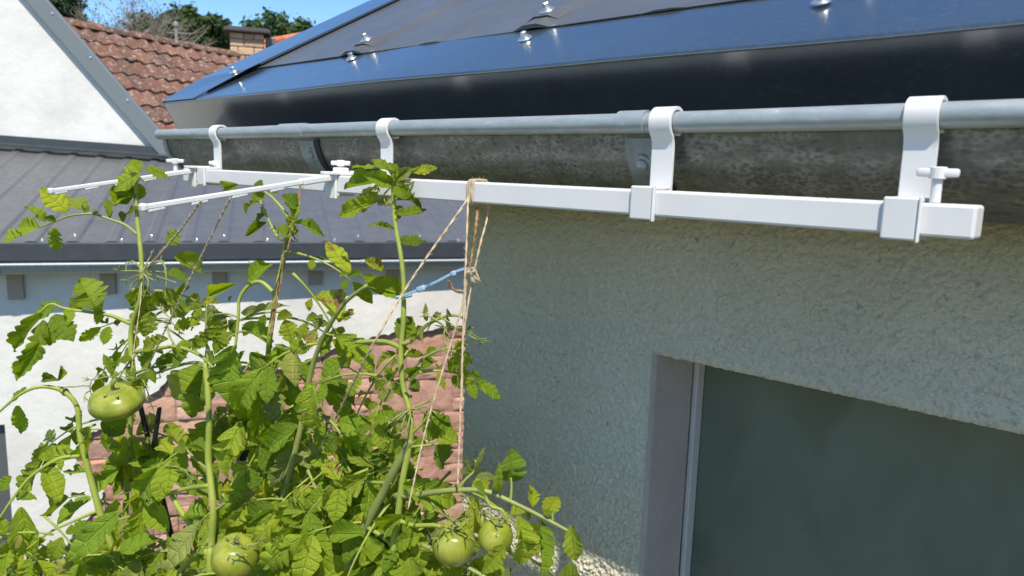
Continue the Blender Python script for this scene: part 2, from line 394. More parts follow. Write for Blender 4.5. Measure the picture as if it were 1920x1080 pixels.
m, t, b = mat('terrace_paving', (.2, .19, .15), .9, spec=.2)
P = geo(t); t.links.new(ramp(t, tex_noise(t, P, 3, 6), [(.3, (.085, .075, .045)), (.7, (.13, .112, .068))]), b.inputs['Base Color']); bump(t, b, tex_noise(t, P, 90, 4), .4, .01); MT['paving'] = m

m, t, b = mat('zinc_bracket', (.16, .18, .185), .5, .4)
P = geo(t); t.links.new(ramp(t, tex_noise(t, P, 60, 5, .7), [(.3, (.17, .195, .20)), (.6, (.25, .28, .285)), (.8, (.40, .42, .42))]), b.inputs['Base Color']); MT['zinc_bracket'] = m

m, t, b = mat('grey_verge', (.17, .19, .2), .5, .2); MT['grey_verge'] = m
# ================================================================ SETTING
GZ = -2.6
mb = MB()
gx = np.linspace(-90, 60, 31); gy = np.linspace(-60, 90, 31)
mb.add([(x, y, GZ + (0.0 if (abs(x) < 14 and abs(y) < 14) else frand(-.25, .05))) for y in gy for x in gx],
       [(j*31+i, j*31+i+1, (j+1)*31+i+1, (j+1)*31+i) for j in range(30) for i in range(30)])
tag(mb.build('ground', MT['ground']), kind='structure')
mb = MB(); mb.box2((-2.0, -6.0, GZ-.1), (5.0, .86, GZ+.12), .01); tag(mb.build('terrace', MT['paving']), kind='structure')

# ---------------------------------------------------------------- near house
YW, XC, ZL, XR, YP = .85, -.902, -.241, -.5265, .975
house = thing('house', 'white rough-cast house corner with dark metal roof, zinc gutter and green board window', 'house', (XC, YW, GZ))
def rough(x, z):
    p = Vector((x, 0, z))
    a = noise.noise(p*245); b_ = noise.noise(p*120 + Vector((3, 1, 7))); c_ = noise.noise(p*26)
    d1 = noise.voronoi(p*225 + Vector((a*.6, 0, b_*.9)))[0][0]
    e = max(0.0, 1 - (d1/.62)**2)*(.55 + .9*max(0, b_+.35))
    return .0036*e + .0016*a + .0008*c_ - .0018
def wall_grid():
    st = .0017; nx = int((.34-XC)/st); nz = int((.045+.74)/st)
    idx = -np.ones((nx+1, nz+1), int); vs = []; fs = []
    jit = [noise.noise(Vector((i*st*42, 5.1, 0)))*.0022 + noise.noise(Vector((i*st*150, 1.7, 0)))*.0014 for i in range(nx+1)]
    def hole(x, z): return x > XR + 1e-6 and z < ZL - 1e-6
    for i in range(nx+1):
        for j in range(nz+1):
            x = XC + i*st; z = -.74 + j*st
            if hole(x-st*.6, z+st*.6): continue
            d = YW - rough(x, z)
            ex = x - XC
            if ex < .007: d += .007 - math.sqrt(max(0, .007**2-(.007-ex)**2))     # rounded corner
            if z < ZL + .006 and x > XR: u = (ZL+.006-z); z = max(z, ZL) + jit[i]*.7; d += max(0, u)*.5
            if x > XR - .006 and z < ZL: d += max(0, x-(XR-.006))*.6
            idx[i, j] = len(vs); vs.append((min(x, XR) if (z < ZL-.004 and x > XR) else x, d, z))
    for i in range(nx):
        for j in range(nz):
            q = (idx[i, j], idx[i+1, j], idx[i+1, j+1], idx[i, j+1])
            if min(q) < 0: continue
            fs.append(q)
    mb = MB(); mb.add(vs, fs); return mb
wall = wall_grid().build('wall', MT['roughcast'], house, smooth=True)
mb = MB()
mb.box2((XC+.003, YW+.008, GZ), (XR-.008, 5.5, -.05))
mb.box2((XC+.003, YW+.008, -.05), (3.4, 5.5, .16))
mb.box2((XR-.008, YW+.008, ZL+.008), (3.4, YW+.105, -.05))
mb.box2((XC+.001, YW+.002, GZ), (XR-.006, YW+.008, -.742))
mb.box2((.336, YW+.0005, ZL+.002), (3.4, YW+.008, .045))
mb.box2((1.3, YW+.001, GZ), (3.4, 5.5, ZL+.002))
mb.box2((XR-.004, YW+.008, GZ), (1.3, 5.5, -1.35))
link('wall_core', mb.mesh('wall_core', MT['roughcast']), wall)
# reveal of the window: its own rough, mauve painted face
vs = []; fs = []; st = .003; ny = int((.105)/st); nz = int(1.15/st)
for i in range(ny+1):
    for j in range(nz+1):
        y = YW-.0005+i*st; z = ZL+.006-j*st
        vs.append((XR + .0012 + .2*rough(y*1.3+9, z) + (max(0, .006-i*st)*-.5), y, z))
for i in range(ny):
    for j in range(nz): fs.append((i*(nz+1)+j, i*(nz+1)+j+1, (i+1)*(nz+1)+j+1, (i+1)*(nz+1)+j))
mb = MB(); mb.add(vs, fs)
mb.build('window_reveal', MT['reveal'], house, smooth=True)
win = MB().box2((XR+.002, YP, -1.3), (1.3, YP+.02, ZL+.03), .001).build('window_board', MT['board'], house)
tag(win, 'dull dark green board filling the window opening')
mb = MB(); mb.box2((XR+.0025, YW+.1035, -1.3), (XR+.0105, YP-.001, ZL+.02), .002)
mb.build('window_frame', MT['strip'], win)

# roof frame: s up the slope, n out of the roof
PR = R(28.3); cR, sR = math.cos(PR), math.sin(PR)
def RF(x, s, n=0.0): return Vector((x, .67 + s*cR - n*sR, .12 + s*sR + n*cR))
XL, XE, SE = -1.648, 3.4, 3.6
def roofbox(mb, x0, x1, s0, s1, n0, n1, bev=0.0):
    m = Matrix(((1, 0, 0), (0, cR, -sR), (0, sR, cR))).to_4x4()
    m.translation = RF((x0+x1)/2, (s0+s1)/2, (n0+n1)/2)
    mb.box((x1-x0, s1-s0, n1-n0), m, bev)
# eave flashing: rounded fold, front face square to the roof, small return at the bottom
prof = []
def P2(s, n): v = RF(0, s, n); return (v.y, v.z)
def fold(off):
    pts = [P2(.26, -off), P2(.0078, -off), P2(.0050, -off)]
    r = .004 - off
    for k in range(7):
        a = k/6*math.pi/2
        pts.append(P2(.004 - r*math.sin(a), -.004 + r*math.cos(a)))
    pts.append(P2(off, -.0048)); pts.append(P2(off, -.0075)); pts.append(P2(off, -.072)); pts.append(P2(off, -.074)); pts.append(P2(.014, -.080+off)); return pts
outer = fold(0.0); inner = fold(.0012)
mb = MB()
xs = [XL + i*(XE-XL)/60 for i in range(61)]
mb.sweepx(outer + inner[::-1], XL, XE, True, xs)
v2 = []
for (x, y, z) in mb.v:                                  # sheet metal is never dead flat
    w = .0012*math.sin(x*5.3)+.0007*math.sin(x*13.1+1)
    v2.append((x, y - w*sR, z + w*cR))
mb.v = v2
flash = mb.build('eave_flashing', MT['anthracite'], house, smooth=True, angle=40)
# roof sheet with low ribs
RIBX = [-1.159 + .43*k for k in range(0, 11)]
def nrib(x):
    h = 0
    for r in RIBX + [-1.159-.43]:
        a = abs(x-r); h = max(h, .0066*min(1, max(0, (.034-a)/.022)))
        a = abs(x-r-.215); h = max(h, .0018*min(1, max(0, (.03-a)/.018)))
    return h
xs = sorted(set([round(r+d, 4) for r in RIBX for d in (-.034, -.012, .012, .034, .185, .203, .227, .245)] + [-1.50, XE]))
xs = [x for x in xs if -1.50 <= x <= XE]
ss = [.153, .155] + [.3+i*.3 for i in range(12)]
mb = MB(); n = len(xs)
top = [RF(x, s, .0020 + nrib(x)) for s in ss for x in xs]
bot = [RF(x, ss[0], .0006 + nrib(x)*.35) for x in xs]
mb.add(top + bot, [(j*n+i, j*n+i+1, (j+1)*n+i+1, (j+1)*n+i) for j in range(len(ss)-1) for i in range(n-1)] +
       [(len(ss)*n+i, len(ss)*n+i+1, i+1, i) for i in range(n-1)])
roof = mb.build('roof', MT['anthracite_matt'], house)
mb = MB(); roofbox(mb, XL-.001, XE, .26, SE, -.06, -.02); roofbox(mb, XL+.01, XE, .02, .27, -.03, -.006)
link('roof_deck', mb.mesh('roof_deck', MT['dark']), roof)
mb = MB()
tq = [(XL-.003, .0, .0006), (-1.500, .0, .0006), (-1.487, .13, .0085), (XL-.003, .10, .0085), (-1.487, SE, .0085), (XL-.003, SE, .0085)]
mb.add([RF(x, s, n+.0012) for x, s, n in tq] + [RF(x, s, n) for x, s, n in tq], [(0, 1, 2, 3), (3, 2, 4, 5), (6, 9, 8, 7), (9, 11, 10, 8), (0, 6, 7, 1), (1, 7, 8, 2), (2, 8, 10, 4), (0, 3, 9, 6), (3, 5, 11, 9)])
roofbox(mb, XL-.003, XL-.0015, .0, SE, -.11, .0004); roofbox(mb, XL-.003, XL-.0015, .1, SE, .0005, .0084)
roofbox(mb, -1.4885, -1.487, .16, SE, .0055, .0083)
pass
mb.build('verge_trim', MT['anthracite'], house)
mb = MB(); mb.box2((XL+.06, .787, -.03), (XE, .806, .128)); mb.box2((XL+.06, .8062, -.03), (XE, .849, -.018))
mb.build('fascia_board', MT['dark'], house)

def lathe(mb, prof, n=16, mw=None):
    """prof: (r, z) list"""
    vs = []; fs = []
    for r, z in prof:
        for k in range(n): a = 2*math.pi*k/n; vs.append(Vector((r*math.cos(a), r*math.sin(a), z)))
    for j in range(len(prof)-1):
        for k in range(n): k2 = (k+1) % n; fs.append((j*n+k, j*n+k2, (j+1)*n+k2, (j+1)*n+k))
    if mw is not None: vs = [mw @ v for v in vs]
    return mb.add(vs, fs)
def screw_mesh():
    mb = MB(); lathe(mb, [(0, 0), (.0088, .0), (.0092, .0012), (.0082, .0026), (.0060, .0032), (.0058, .0044), (.0035, .0046)], 20)
    lathe(mb, [(.0042, .0044), (.0042, .0092), (.0034, .0099), (0, .0099)], 6); return mb.mesh('roof_screw', MT['screw'], True, 35)
sm = screw_mesh()
NR = Matrix(((1, 0, 0), (0, cR, -sR), (0, sR, cR))).to_4x4()
n0 = Vector((0, -sR, cR))
for i, (px, py) in enumerate([(443, 137), (660, 105), (985, 68), (1540, 0)]):
    p = atP(px, py+7, RF(0, 0), n0); m = NR.copy(); m.translation = p + n0*(.0101 if i == 0 else .0008)
    link('screw', sm, flash, m @ Euler((frand(-.06, .06), frand(-.06, .06), frand(0, 1))).to_matrix().to_4x4() @ Matrix.Scale(1.12, 4))
for xr in (-1.159, -.729, -.299):
    s = .197
    mb = MB()
    vs = []; K = [(-.036, .0035), (-.015, .0112), (.015, .0112), (.036, .0035)]
    for sgn, dn in ((0, 0), (0, -.0014)):
        for ds in (-.017, .021):
            for dx, nn in K: vs.append(RF(xr+dx*.86, s+ds, nn+dn))
    fs = [(i, i+1, i+5, i+4) for i in range(3)] + [(8+i, 12+i, 13+i, 9+i) for i in range(3)] + [(i, 8+i, 9+i, i+1) for i in range(3)] + [(4+i, 5+i, 13+i, 12+i) for i in range(3)] + [(0, 4, 12, 8), (3, 11, 15, 7)]
    mb.add(vs, fs); link('saddle_cap', mb.mesh('saddle_cap', MT['anthracite_matt']), roof)
    m = NR.copy(); m.translation = RF(xr, s, .0113); link('screw', sm, roof, m @ Matrix.Scale(1.3, 4))

# ---------------------------------------------------------------- gutter
BY, BZ, BR = .62, .0485, .0098
GYc, GZc, GR = .704, .045, .0765
def garc(rad, a0=180, a1=360, n=30): return [(GYc + rad*math.cos(R(a0+(a1-a0)*i/n)), GZc + rad*math.sin(R(a0+(a1-a0)*i/n))) for i in range(n+1)]
XG0, XG1 = -1.543, 3.0
prof = garc(GR) + [(GYc+GR, GZc+.03), (GYc+GR-.0012, GZc+.03)] + garc(GR-.0012)[::-1]
mb = MB(); xs = [XG0 + i*(XG1-XG0)/50 for i in range(51)]; mb.sweepx(prof, XG0, XG1, True, xs)
gutter = mb.build('gutter', MT['zinc_body'], house, smooth=True, angle=50)
prof = [(BY + BR*math.cos(R(a)), BZ + BR*math.sin(R(a))) for a in range(0, 360, 15)]
mb = MB(); mb.sweepx(prof, XG0-.004, XG1, True, [XG0-.004 + i*(XG1-XG0)/40 for i in range(41)])
mb.v = [(x, y + .0005*math.sin(x*9), z + .0006*math.sin(x*6.3+.5)) for x, y, z in mb.v]
mb.build('gutter_bead', MT['zinc_bead'], gutter, smooth=True, angle=50)
mb = MB(); vs = [(XG0-.002, y, z) for y, z in garc(GR+.001)] + [(XG0-.0035, y, z) for y, z in garc(GR+.001)]
k = 31; mb.add(vs, [tuple(range(k)), tuple(range(2*k-1, k-1, -1))] + [(i, k+i, k+i+1, i+1) for i in range(k-1)])
pr = [(GYc + r*math.cos(R(a)), GZc + r*math.sin(R(a))) for r, a in [(GR+.0035, 180+6*i) for i in range(31)]] + [(GYc + (GR+.0005)*math.cos(R(a)), GZc + (GR+.0005)*math.sin(R(a))) for a in [360-6*i for i in range(31)]]
mb.sweepx(pr, XG0-.003, XG0+.012, True)
mb.build('gutter_end_cap', MT['zinc_bead'], gutter, smooth=True, angle=40)
def gutter_bracket(x0, x1, sleeve0, sleeve1, bolt=True):
    mb = MB()
    pr = [(BY + (BR+.0018)*math.cos(R(a)), BZ + (BR+.0018)*math.sin(R(a))) for a in range(-60, 240, 12)]
    pr += [(BY + (BR-.0004)*math.cos(R(a)), BZ + (BR-.0004)*math.sin(R(a))) for a in range(228, -72, -12)]
    mb.sweepx(pr, sleeve0, sleeve1, True)
    link('bead_sleeve', mb.mesh('bead_sleeve', MT['zinc_bead'], True, 40), gutter); mb = MB()
    a0 = 188
    pr = garc(GR+.0032, a0, 352, 24) + garc(GR+.0002, a0, 352, 24)[::-1]
    mb.sweepx(pr, x0, x1, True)
    pr = garc(GR+.0046, a0, 352, 24) + garc(GR+.0030, a0, 352, 24)[::-1]
    mb.sweepx(pr, x1-.006, x1, True)
    sl_ = MB(); pr = garc(GR+.0030, 186, 352, 24) + garc(GR+.0001, 186, 352, 24)[::-1]; sl_.sweepx(pr, x1+.0004, x1+.0105, True)  # black strip added as the shadowed gap right of the strap
    link('gutter_gap_shade', sl_.mesh('gutter_gap_shade', MT['gap_shade_black'], True, 40), gutter)
    o = mb.build('gutter_bracket', MT['zinc_bracket'], gutter, smooth=True, angle=40)
    return o
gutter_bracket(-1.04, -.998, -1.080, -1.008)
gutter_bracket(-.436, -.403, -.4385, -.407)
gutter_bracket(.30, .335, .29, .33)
for (x, a) in ((-1.012, 203), (-.418, 207)):
    mb = MB(); c = Vector((x, GYc + (GR+.003)*math.cos(R(a)), GZc + (GR+.003)*math.sin(R(a))))
    nn = Vector((0, math.cos(R(a)), math.sin(R(a)))); q = nn.to_track_quat('Z', 'Y').to_matrix().to_4x4(); q.translation = c
    lathe(mb, [(.0105, .0), (.0105, .0014), (.0062, .0018), (.006, .004), (.004, .0055), (0, .0058)], 18, q)
    link('gutter_rivet', mb.mesh('gutter_rivet', MT['zinc_bracket'], True, 40), gutter)

# ---------------------------------------------------------------- the white hanger on the gutter
hang = thing('plant_hanger', 'white plastic rail hung under the gutter by four hooks, with two arms sticking out', 'plant hanger', (-.75, .6, -.04))
BX0, BX1, BYa, BYb, BZa, BZb = -1.372, -.1185, .588, .6105, -.0385, -.0148
MB().box2((BX0, BYa, BZa), (BX1, BYb, BZb), .0022, 2).build('rail', MT['plastic'], hang)
mb = MB(); mb.box2((BX1-.0004, BYa+.003, BZa+.003), (BX1+.0006, BYb-.003, BZb-.003), .0004)
def hookprof():
    path = []
    r = BR+.0024
    for a in range(-70, 186, 10): path.append((BY + r*math.cos(R(a)), BZ + r*math.sin(R(a))))
    path += [(BY-r*.97, BZ-.0045), (BY-r*.80, BZ-.0095), (BY-r*.48, BZ-.0145), (BY-.0042, BZ-.019), (BY-.0036, BZ-.025), (BY-.0036, -.02), (BY-.0036, -.040)]
    return ribbon(path, 0, .0036)
hp = hookprof()
for hx in (-1.292, -.808, -.386, -.1655):
    w = .0235
    mb = MB(); mb.sweepx(hp, hx-w/2, hx+w/2, True)
    bm = bmesh.new()
    me = mb.mesh('hook', MT['plastic'])
    bm.from_mesh(me); es = [e for e in bm.edges if len(e.link_faces) == 2 and e.calc_face_angle(0) > .9]
    bmesh.ops.bevel(bm, geom=es, offset=.0006, segments=2, affect='EDGES'); bm.to_mesh(me); bm.free()
    me.polygons.foreach_set('use_smooth', [True]*len(me.polygons)); me.set_sharp_from_angle(angle=R(24))
    hk = link('hook', me, hang)
    c = .0036
    ex = .0045 if hx == -.1655 else 0
    mb = MB()
    mb.box2((hx-.0125, BYa-c, BZa-c), (hx+.0115, BYa-.0003, BZb+c), .0016, 2)
    mb.box2((hx-.0125, BYa-.0004, BZb+.0003), (hx+.0115, BYb+c, BZb+c-.0002), .0012, 2)
    mb.box2((hx-.0125, BYa-.0004, BZa-c+.0002), (hx+.0115, BYb+c, BZa-.0003), .0012, 2)
    mb.box2((hx-.0125, BYb+.0003, BZa-.0004), (hx+.0115, BYb+c, BZb+.0004), .001, 2)
    mb.box2((hx+.0116, BYa-c-.0012, BZa-c-.0012), (hx+.0136, BYa-.0003, BZb+c+.0010), .0009, 2)
    link('collar', mb.mesh('collar', MT['plastic']), hk)
def thumb(p, ang, L=.028, stem=.017, name='thumb_screw', tilt=0.0):
    mb = MB(); lathe(mb, [(.0036, 0), (.0036, stem)], 12)
    mb.box((L, .0075, .0062), Matrix.Translation((0, 0, stem+.003)), .0018, 2)
    lathe(mb, [(.0058, stem-.0012), (.0058, stem+.0066), (.005, stem+.0072), (0, stem+.0072)], 14)
    m = Matrix.Translation(Vector(p)) @ Euler((tilt, 0, ang)).to_matrix().to_4x4()
    me = mb.mesh(name, MT['plastic'], True, 24); return link(name, me, hang, m)
thumb((-.1475, .5985, BZb+.0005), .12, .027, .018)
rd = random.Random(9); db = MB()
for k in range(26):
    x = rd.choice([rd.uniform(-.72, -.45), rd.uniform(-.72, -.56), rd.uniform(-.38, -.2)]); y = rd.uniform(BYa+.003, BYb-.002); L = rd.uniform(.0012, .0042); an = rd.uniform(0, 3.1)
    db.box((L, rd.uniform(.0005, .001), .0006), Matrix.Translation((x, y, BZb+.0004)) @ Euler((0, rd.uniform(-.3, .3), an)).to_matrix().to_4x4())
tag(db.build('dirt_crumb', MT['bark'], hang), kind='stuff')
def arm(x, y0, z0, y1, z1, sgn):
    d = Vector((0, y1-y0, z1-z0)); a = Vector((x, y0, z0)); b_ = Vector((x, y1, z1)); L = d.length; u = d.normalized()
    up = Vector((1, 0, 0)).cross(u); up = up if up.z > 0 else -up
    mb = MB()
    mb.beam(a - u*.03, a + u*.055, .017, .0085, up, .0018)
    mb.beam(a + u*.05, b_, .0078, .0066, up, .0014)
    for k in range(4):
        c = a + u*(L*(.36+.2*k))
        mb.beam(c - up*.0036 - u*.011, c - up*.0046 + u*.010, .0072, .0042, up, .0012)
    mb.beam(b_ - u*.002, b_ + u*.006, .0105, .0095, up, .0025)
    o = mb.build('arm', MT['plastic'], hang)
    c = .0046
    mb = MB()
    mb.box2((x-.011, BYa-c, BZa-c-.004), (x+.011, BYa-.0003, BZb+.004), .0015)
    mb.box2((x-.011, BYb+.0003, BZa-c), (x+.011, BYb+c, BZb+.004), .0012)
    mb.box2((x-.0108, BYa-.001, BZa-c), (x+.0108, BYb+.001, BZa-.0003), .001)
    mb.box2((x-.0145, BYa-.012, BZb+.0005), (x+.0145, BYb+.010, BZb+.0052), .0012)
    link('arm_clamp', mb.mesh('arm_clamp', MT['plastic']), o); return o
arm(-1.325, .592, -.0175, .364, -.0535, 1)
arm(-.890, .592, -.0165, .337, -.0545, -1)
thumb((-1.325, .556, -.019), .9, .029, .014, tilt=.05)
thumb((-1.30, .6165, -.0145), .75, .024, .008)
mb = MB(); mb.box((.017, .016, .007), Matrix.Translation((-.890, .600, -.0075)), .0015); link('clamp_block', mb.mesh('clamp_block', MT['plastic']), hang)
thumb((-.890, .600, -.006), .72, .027, .005)

# ================================================================ ANNEX (lower neighbour with grey sheet roof)
E0 = Vector((-5.001, 1.094, -.5)); E1 = Vector((-3.701, 3.477, -.5))
ev = (E1-E0).normalized(); EB = Vector((-ev.y, ev.x, 0)); UL = (E1-E0).length
if EB.dot(CF) < 0: EB = -EB
def AN(u, v, z): return E0 + ev*u + EB*v + Vector((0, 0, z - E0.z))
U0, U1 = -6.6, 4.2
annex = thing('annex', 'white and red sandstone outbuilding with a grey profiled metal roof', 'outbuilding', tuple(AN(.5, .3, GZ)))
def anbox(mb, u0, u1, v0, v1, z0, z1, bev=0.0):
    m = Matrix((ev, EB, Vector((0, 0, 1)))).transposed().to_4x4(); m.translation = AN((u0+u1)/2, (v0+v1)/2, (z0+z1)/2)
    return mb.box((u1-u0, v1-v0, z1-z0), m, bev)
PA = R(13.5); SA = 2.6
def AR(u, s, n=0): return AN(u, s*math.cos(PA) - n*math.sin(PA), E0.z + s*math.sin(PA) + n*math.cos(PA))
nA = (AR(0, 0, 1) - AR(0, 0, 0)); pA = AR(0, 0, 0)
per = .207; us = []
u = U0
while u < U1:
    us += [(u, .0), (u+.088, .0), (u+.107, .010), (u+.147, .010), (u+.166, .0)]; u += per
mb = MB(); n = len(us); ss = [.012, .9, 1.8, SA]
mb.add([AR(u, s, h+.002) for s in ss for u, h in us] + [AR(u, .012, -.0012) for u, h in us],
       [(j*n+i, j*n+i+1, (j+1)*n+i+1, (j+1)*n+i) for j in range(3) for i in range(n-1)] + [(4*n+i, 4*n+i+1, i+1, i) for i in range(n-1)])
aroof = mb.build('roof', MT['annex_sheet'], annex)
me = sm.copy(); 
k = 0
u = U0 + .127
while u < U1:
    for s in ((.10,) if k % 2 else (.045,)):
        m = Matrix((ev, EB*math.cos(PA)+Vector((0, 0, math.sin(PA))), nA)).transposed().to_4x4(); m.translation = AR(u + (.0 if s != .045 else .05), s, .012 if s != .045 else .003)
        if -.9 < u < 3.0: link('screw', sm, aroof, m @ Matrix.Scale(1.15, 4))
    u += per; k += 1
mb = MB()
anbox(mb, U0, U1, -.004, .02, -.602, -.496, .004)
anbox(mb, U0, U1, .0, .30, -.51, -.5015)
mb.build('eave_trim', MT['annex_trim'], annex)
# annex gutter: bright bead, half-round body, brackets
gy0 = -.085
mb = MB(); pts = [AN(U0 + (U1-U0)*i/20, gy0, -.612) for i in range(21)]; mb.tube(pts, .0105, 10)
ag = MB(); vs = []; N = 16
prof = [(gy0+.05 - .05*math.cos(math.pi*i/N), -.615 - .058*math.sin(math.pi*i/N)) for i in range(N+1)]
prof = prof + [(v+.0 , z+.002) for v, z in prof[::-1]]
for uu in (U0, U1): vs += [AN(uu, v, z) for v, z in prof]
n = len(prof); ag.add(vs, [(i, (i+1) % n, n+(i+1) % n, n+i) for i in range(n)])
agut = ag.build('gutter', MT['zinc_bead'], annex, smooth=True, angle=60)
link('gutter_bead', mb.mesh('gutter_bead', MT['zinc_bead'], True), agut)
for ub in [-2.73 + .68*i for i in range(10)]:
    mb = MB(); vs = []
    pr = [(gy0+.05 - .054*math.cos(math.pi*i/N), -.613 - .062*math.sin(math.pi*i/N)) for i in range(N+1)]
    for uu in (ub-.02, ub+.02): vs += [AN(uu, v, z) for v, z in pr]
    mb.add(vs, [(i, i+1, N+2+i, N+1+i) for i in range(N)])
    mb.tube([AN(ub-.022, gy0, -.612), AN(ub+.022, gy0, -.612)], .0135, 10)
    link('gutter_bracket', mb.mesh('gutter_bracket', MT['zinc_bead'], True), agut)
mb = MB(); anbox(mb, U0, U1, .02, .3, -.625, -.606); mb.build('soffit', MT['timber'], annex)
# wall plane, a little out of parallel with the eave
W0 = AN(0, .125, 0); W1 = AN(UL, .062, 0); wv = (W1-W0); wv.z = 0; wv.normalize(); wb = Vector((-wv.y, wv.x, 0))
if wb.dot(CF) < 0: wb = -wb
W0 = Vector((W0.x, W0.y, 0))
def WP(u, z, d=0.0): return W0 + wv*u + wb*(-d) + Vector((0, 0, z))      # d: proud of the wall, towards the viewer
def wuz(px, py):
    p = atP(px, py, W0, wb); return ((p-W0).dot(wv), p.z)
def wbox(mb, u0, u1, d0, d1, z0, z1, bev=0.0):
    m = Matrix((wv, -wb, Vector((0, 0, 1)))).transposed().to_4x4(); m.translation = WP((u0+u1)/2, (z0+z1)/2, (d0+d1)/2)
    return mb.box((u1-u0, d1-d0, z1-z0), m, bev)
du0, _ = wuz(444, 860); du1, _ = wuz(560, 860); _, dz = wuz(480, 772)      # dark doorway
mb = MB()
wbox(mb, U0, du0, -.3, -.016, GZ, -.5); wbox(mb, du1, U1, -.3, -.016, GZ, -.5); wbox(mb, du0, du1, -.3, -.016, dz, -.5)
awall = mb.build('wall', MT['mortar'], annex)
mb = MB(); wbox(mb, du0-.05, du1+.05, -.5, -.32, GZ, dz+.05); mb.build('door', MT['dark'], annex)
for uu in (U0+.45, ):
    pass
# rafter ends under the eave
for px, py in ((203, 536), (411, 523), (590, 520), (735, 516), (30, 545)):
    q = AN(0, 0, 0); p = atP(px, py, WP(0, 0, .04), wb); u = (p-W0).dot(wv)
    mb = MB(); wbox(mb, u-.042, u+.042, -.02, .055, p.z-.05, -.626, .004)
    mb.build('rafter_end', MT['timber'], annex)
# smooth sandstone jamb of the doorway
ju0, _ = wuz(400, 860)
mb = MB(); wbox(mb, ju0, du0-.002, -.05, .025, GZ, dz+.09, .012); mb.build('door_jamb', MT['dressed'], annex)
mb = MB(); wbox(mb, du0, du1+.16, -.05, .022, dz, dz+.17, .012); mb.build('door_lintel', MT['dressed'], annex)
# plaster skin with its broken lower edge
edge_px = [(905, 606), (860, 611), (815, 614), (780, 622), (748, 620), (715, 627), (690, 632), (660, 642), (620, 655), (580, 676), (540, 688), (500, 690), (455, 684), (420, 690), (380, 688), (345, 700), (318, 707), (298, 728), (268, 742), (240, 752), (215, 772), (190, 800), (168, 812), (150, 832), (142, 858), (160, 882), (182, 900), (196, 918), (188, 944), (172, 962), (140, 996), (128, 1020), (118, 1060), (112, 1120)]
edge = [wuz(*p) for p in edge_px]
e2 = []
for i in range(len(edge)-1):
    (a, b_), (c, d) = edge[i], edge[i+1]
    for k in range(5):
        t = k/5; e2.append((a+(c-a)*t + noise.noise(Vector((i+t, 2, 0))*3.1)*.018, b_+(d-b_)*t + noise.noise(Vector((i+t, 9, 4))*2.7)*.022))
du_l, _ = wuz(19, 880); _, dz_l = wuz(10, 793)
poly = [(U0, -.5), (U1, -.5), (U1, e2[0][1])] + e2 + [(e2[-1][0]-.02, GZ), (du_l, GZ), (du_l, dz_l), (du_l-.85, dz_l), (du_l-.85, GZ), (U0, GZ)]
bm = bmesh.new()
f = bm.faces.new([bm.verts.new(WP(u, z, .014)) for u, z in poly]); f.normal_update()
if f.normal.dot(wb) > 0: f.normal_flip()
r = bmesh.ops.extrude_face_region(bm, geom=[f])
for v in r['geom']:
    if isinstance(v, bmesh.types.BMVert): v.co += wb*.0
for v in [g for g in r['geom'] if isinstance(g, bmesh.types.BMVert)]: v.co -= -wb*-.0
for v in [g for g in r['geom'] if isinstance(g, bmesh.types.BMVert)]: v.co -= wb*.016
bmesh.ops.triangulate(bm, faces=[x for x in bm.faces if len(x.verts) > 4])
bmesh.ops.recalc_face_normals(bm, faces=bm.faces)
me = bpy.data.meshes.new('plaster_coat'); bm.to_mesh(me); bm.free(); me.materials.append(MT['plaster'])
link('plaster_coat', me, annex)
mb = MB(); wbox(mb, du_l-.85, du_l, -.031, -.012, GZ, dz_l); mb.build('side_door', MT['greydoor'], annex)
# sandstone blocks
from bisect import bisect
su0, _ = wuz(60, 900); su1, _ = wuz(905, 800); _, st0 = wuz(860, 590)
def in_stone(u, z):
    # inside the open patch (below the plaster's edge)?
    c = False; P = e2 + [(e2[-1][0], GZ-.3), (su1+.6, GZ-.3), (su1+.6, e2[0][1])]
    j = len(P)-1
    for i in range(len(P)):
        if (P[i][1] > z) != (P[j][1] > z) and u < (P[j][0]-P[i][0])*(z-P[i][1])/(P[j][1]-P[i][1])+P[i][0]: c = not c
        j = i
    return c
def stone(u0, u1, z0, z1):
    nx, nz = 11, 7; vs = []; fs = []; sd = frand(0, 99)
    pr = frand(.002, .012)
    def pt(a, c, back=False):
        ca, cc = abs(2*a-1), abs(2*c-1)
        rr = min(1-ca, 1-cc)
        Q = Vector((u0+a*(u1-u0), z0+c*(z1-z0), sd))
        d = pr + .007*min(1, rr*9) + ((noise.noise(Q*7)*.009 + noise.noise(Q*19)*.010 + noise.noise(Q*41)*.008) if rr > .03 else 0)
        ju = noise.noise(Vector((a*2.2, c*2.2, sd)))*.008; jz = noise.noise(Vector((a*2.2, c*2.2, sd+7)))*.007
        return WP(u0+a*(u1-u0)+ju, z0+c*(z1-z0)+jz, -.045 if back else -.012+d)
    for j in range(nz+1):
        for i in range(nx+1): vs.append(pt(i/nx, j/nz))
    for j in range(nz):
        for i in range(nx): q = j*(nx+1)+i; fs.append((q, q+1, q+nx+2, q+nx+1))
    rim = [i for i in range(nx+1)] + [j*(nx+1)+nx for j in range(1, nz+1)] + [nz*(nx+1)+i for i in range(nx-1, -1, -1)] + [j*(nx+1) for j in range(nz-1, 0, -1)]
    b0 = len(vs)
    for q in rim:
        j, i = divmod(q, nx+1); vs.append(pt(i/nx, j/nz, True))
    m_ = len(rim)
    for k in range(m_): fs.append((rim[k], b0+k, b0+(k+1) % m_, rim[(k+1) % m_]))
    mb = MB(); mb.add(vs, fs); return mb.mesh('sandstone_block', MT['sandstone'], True, 50)
ns = 0
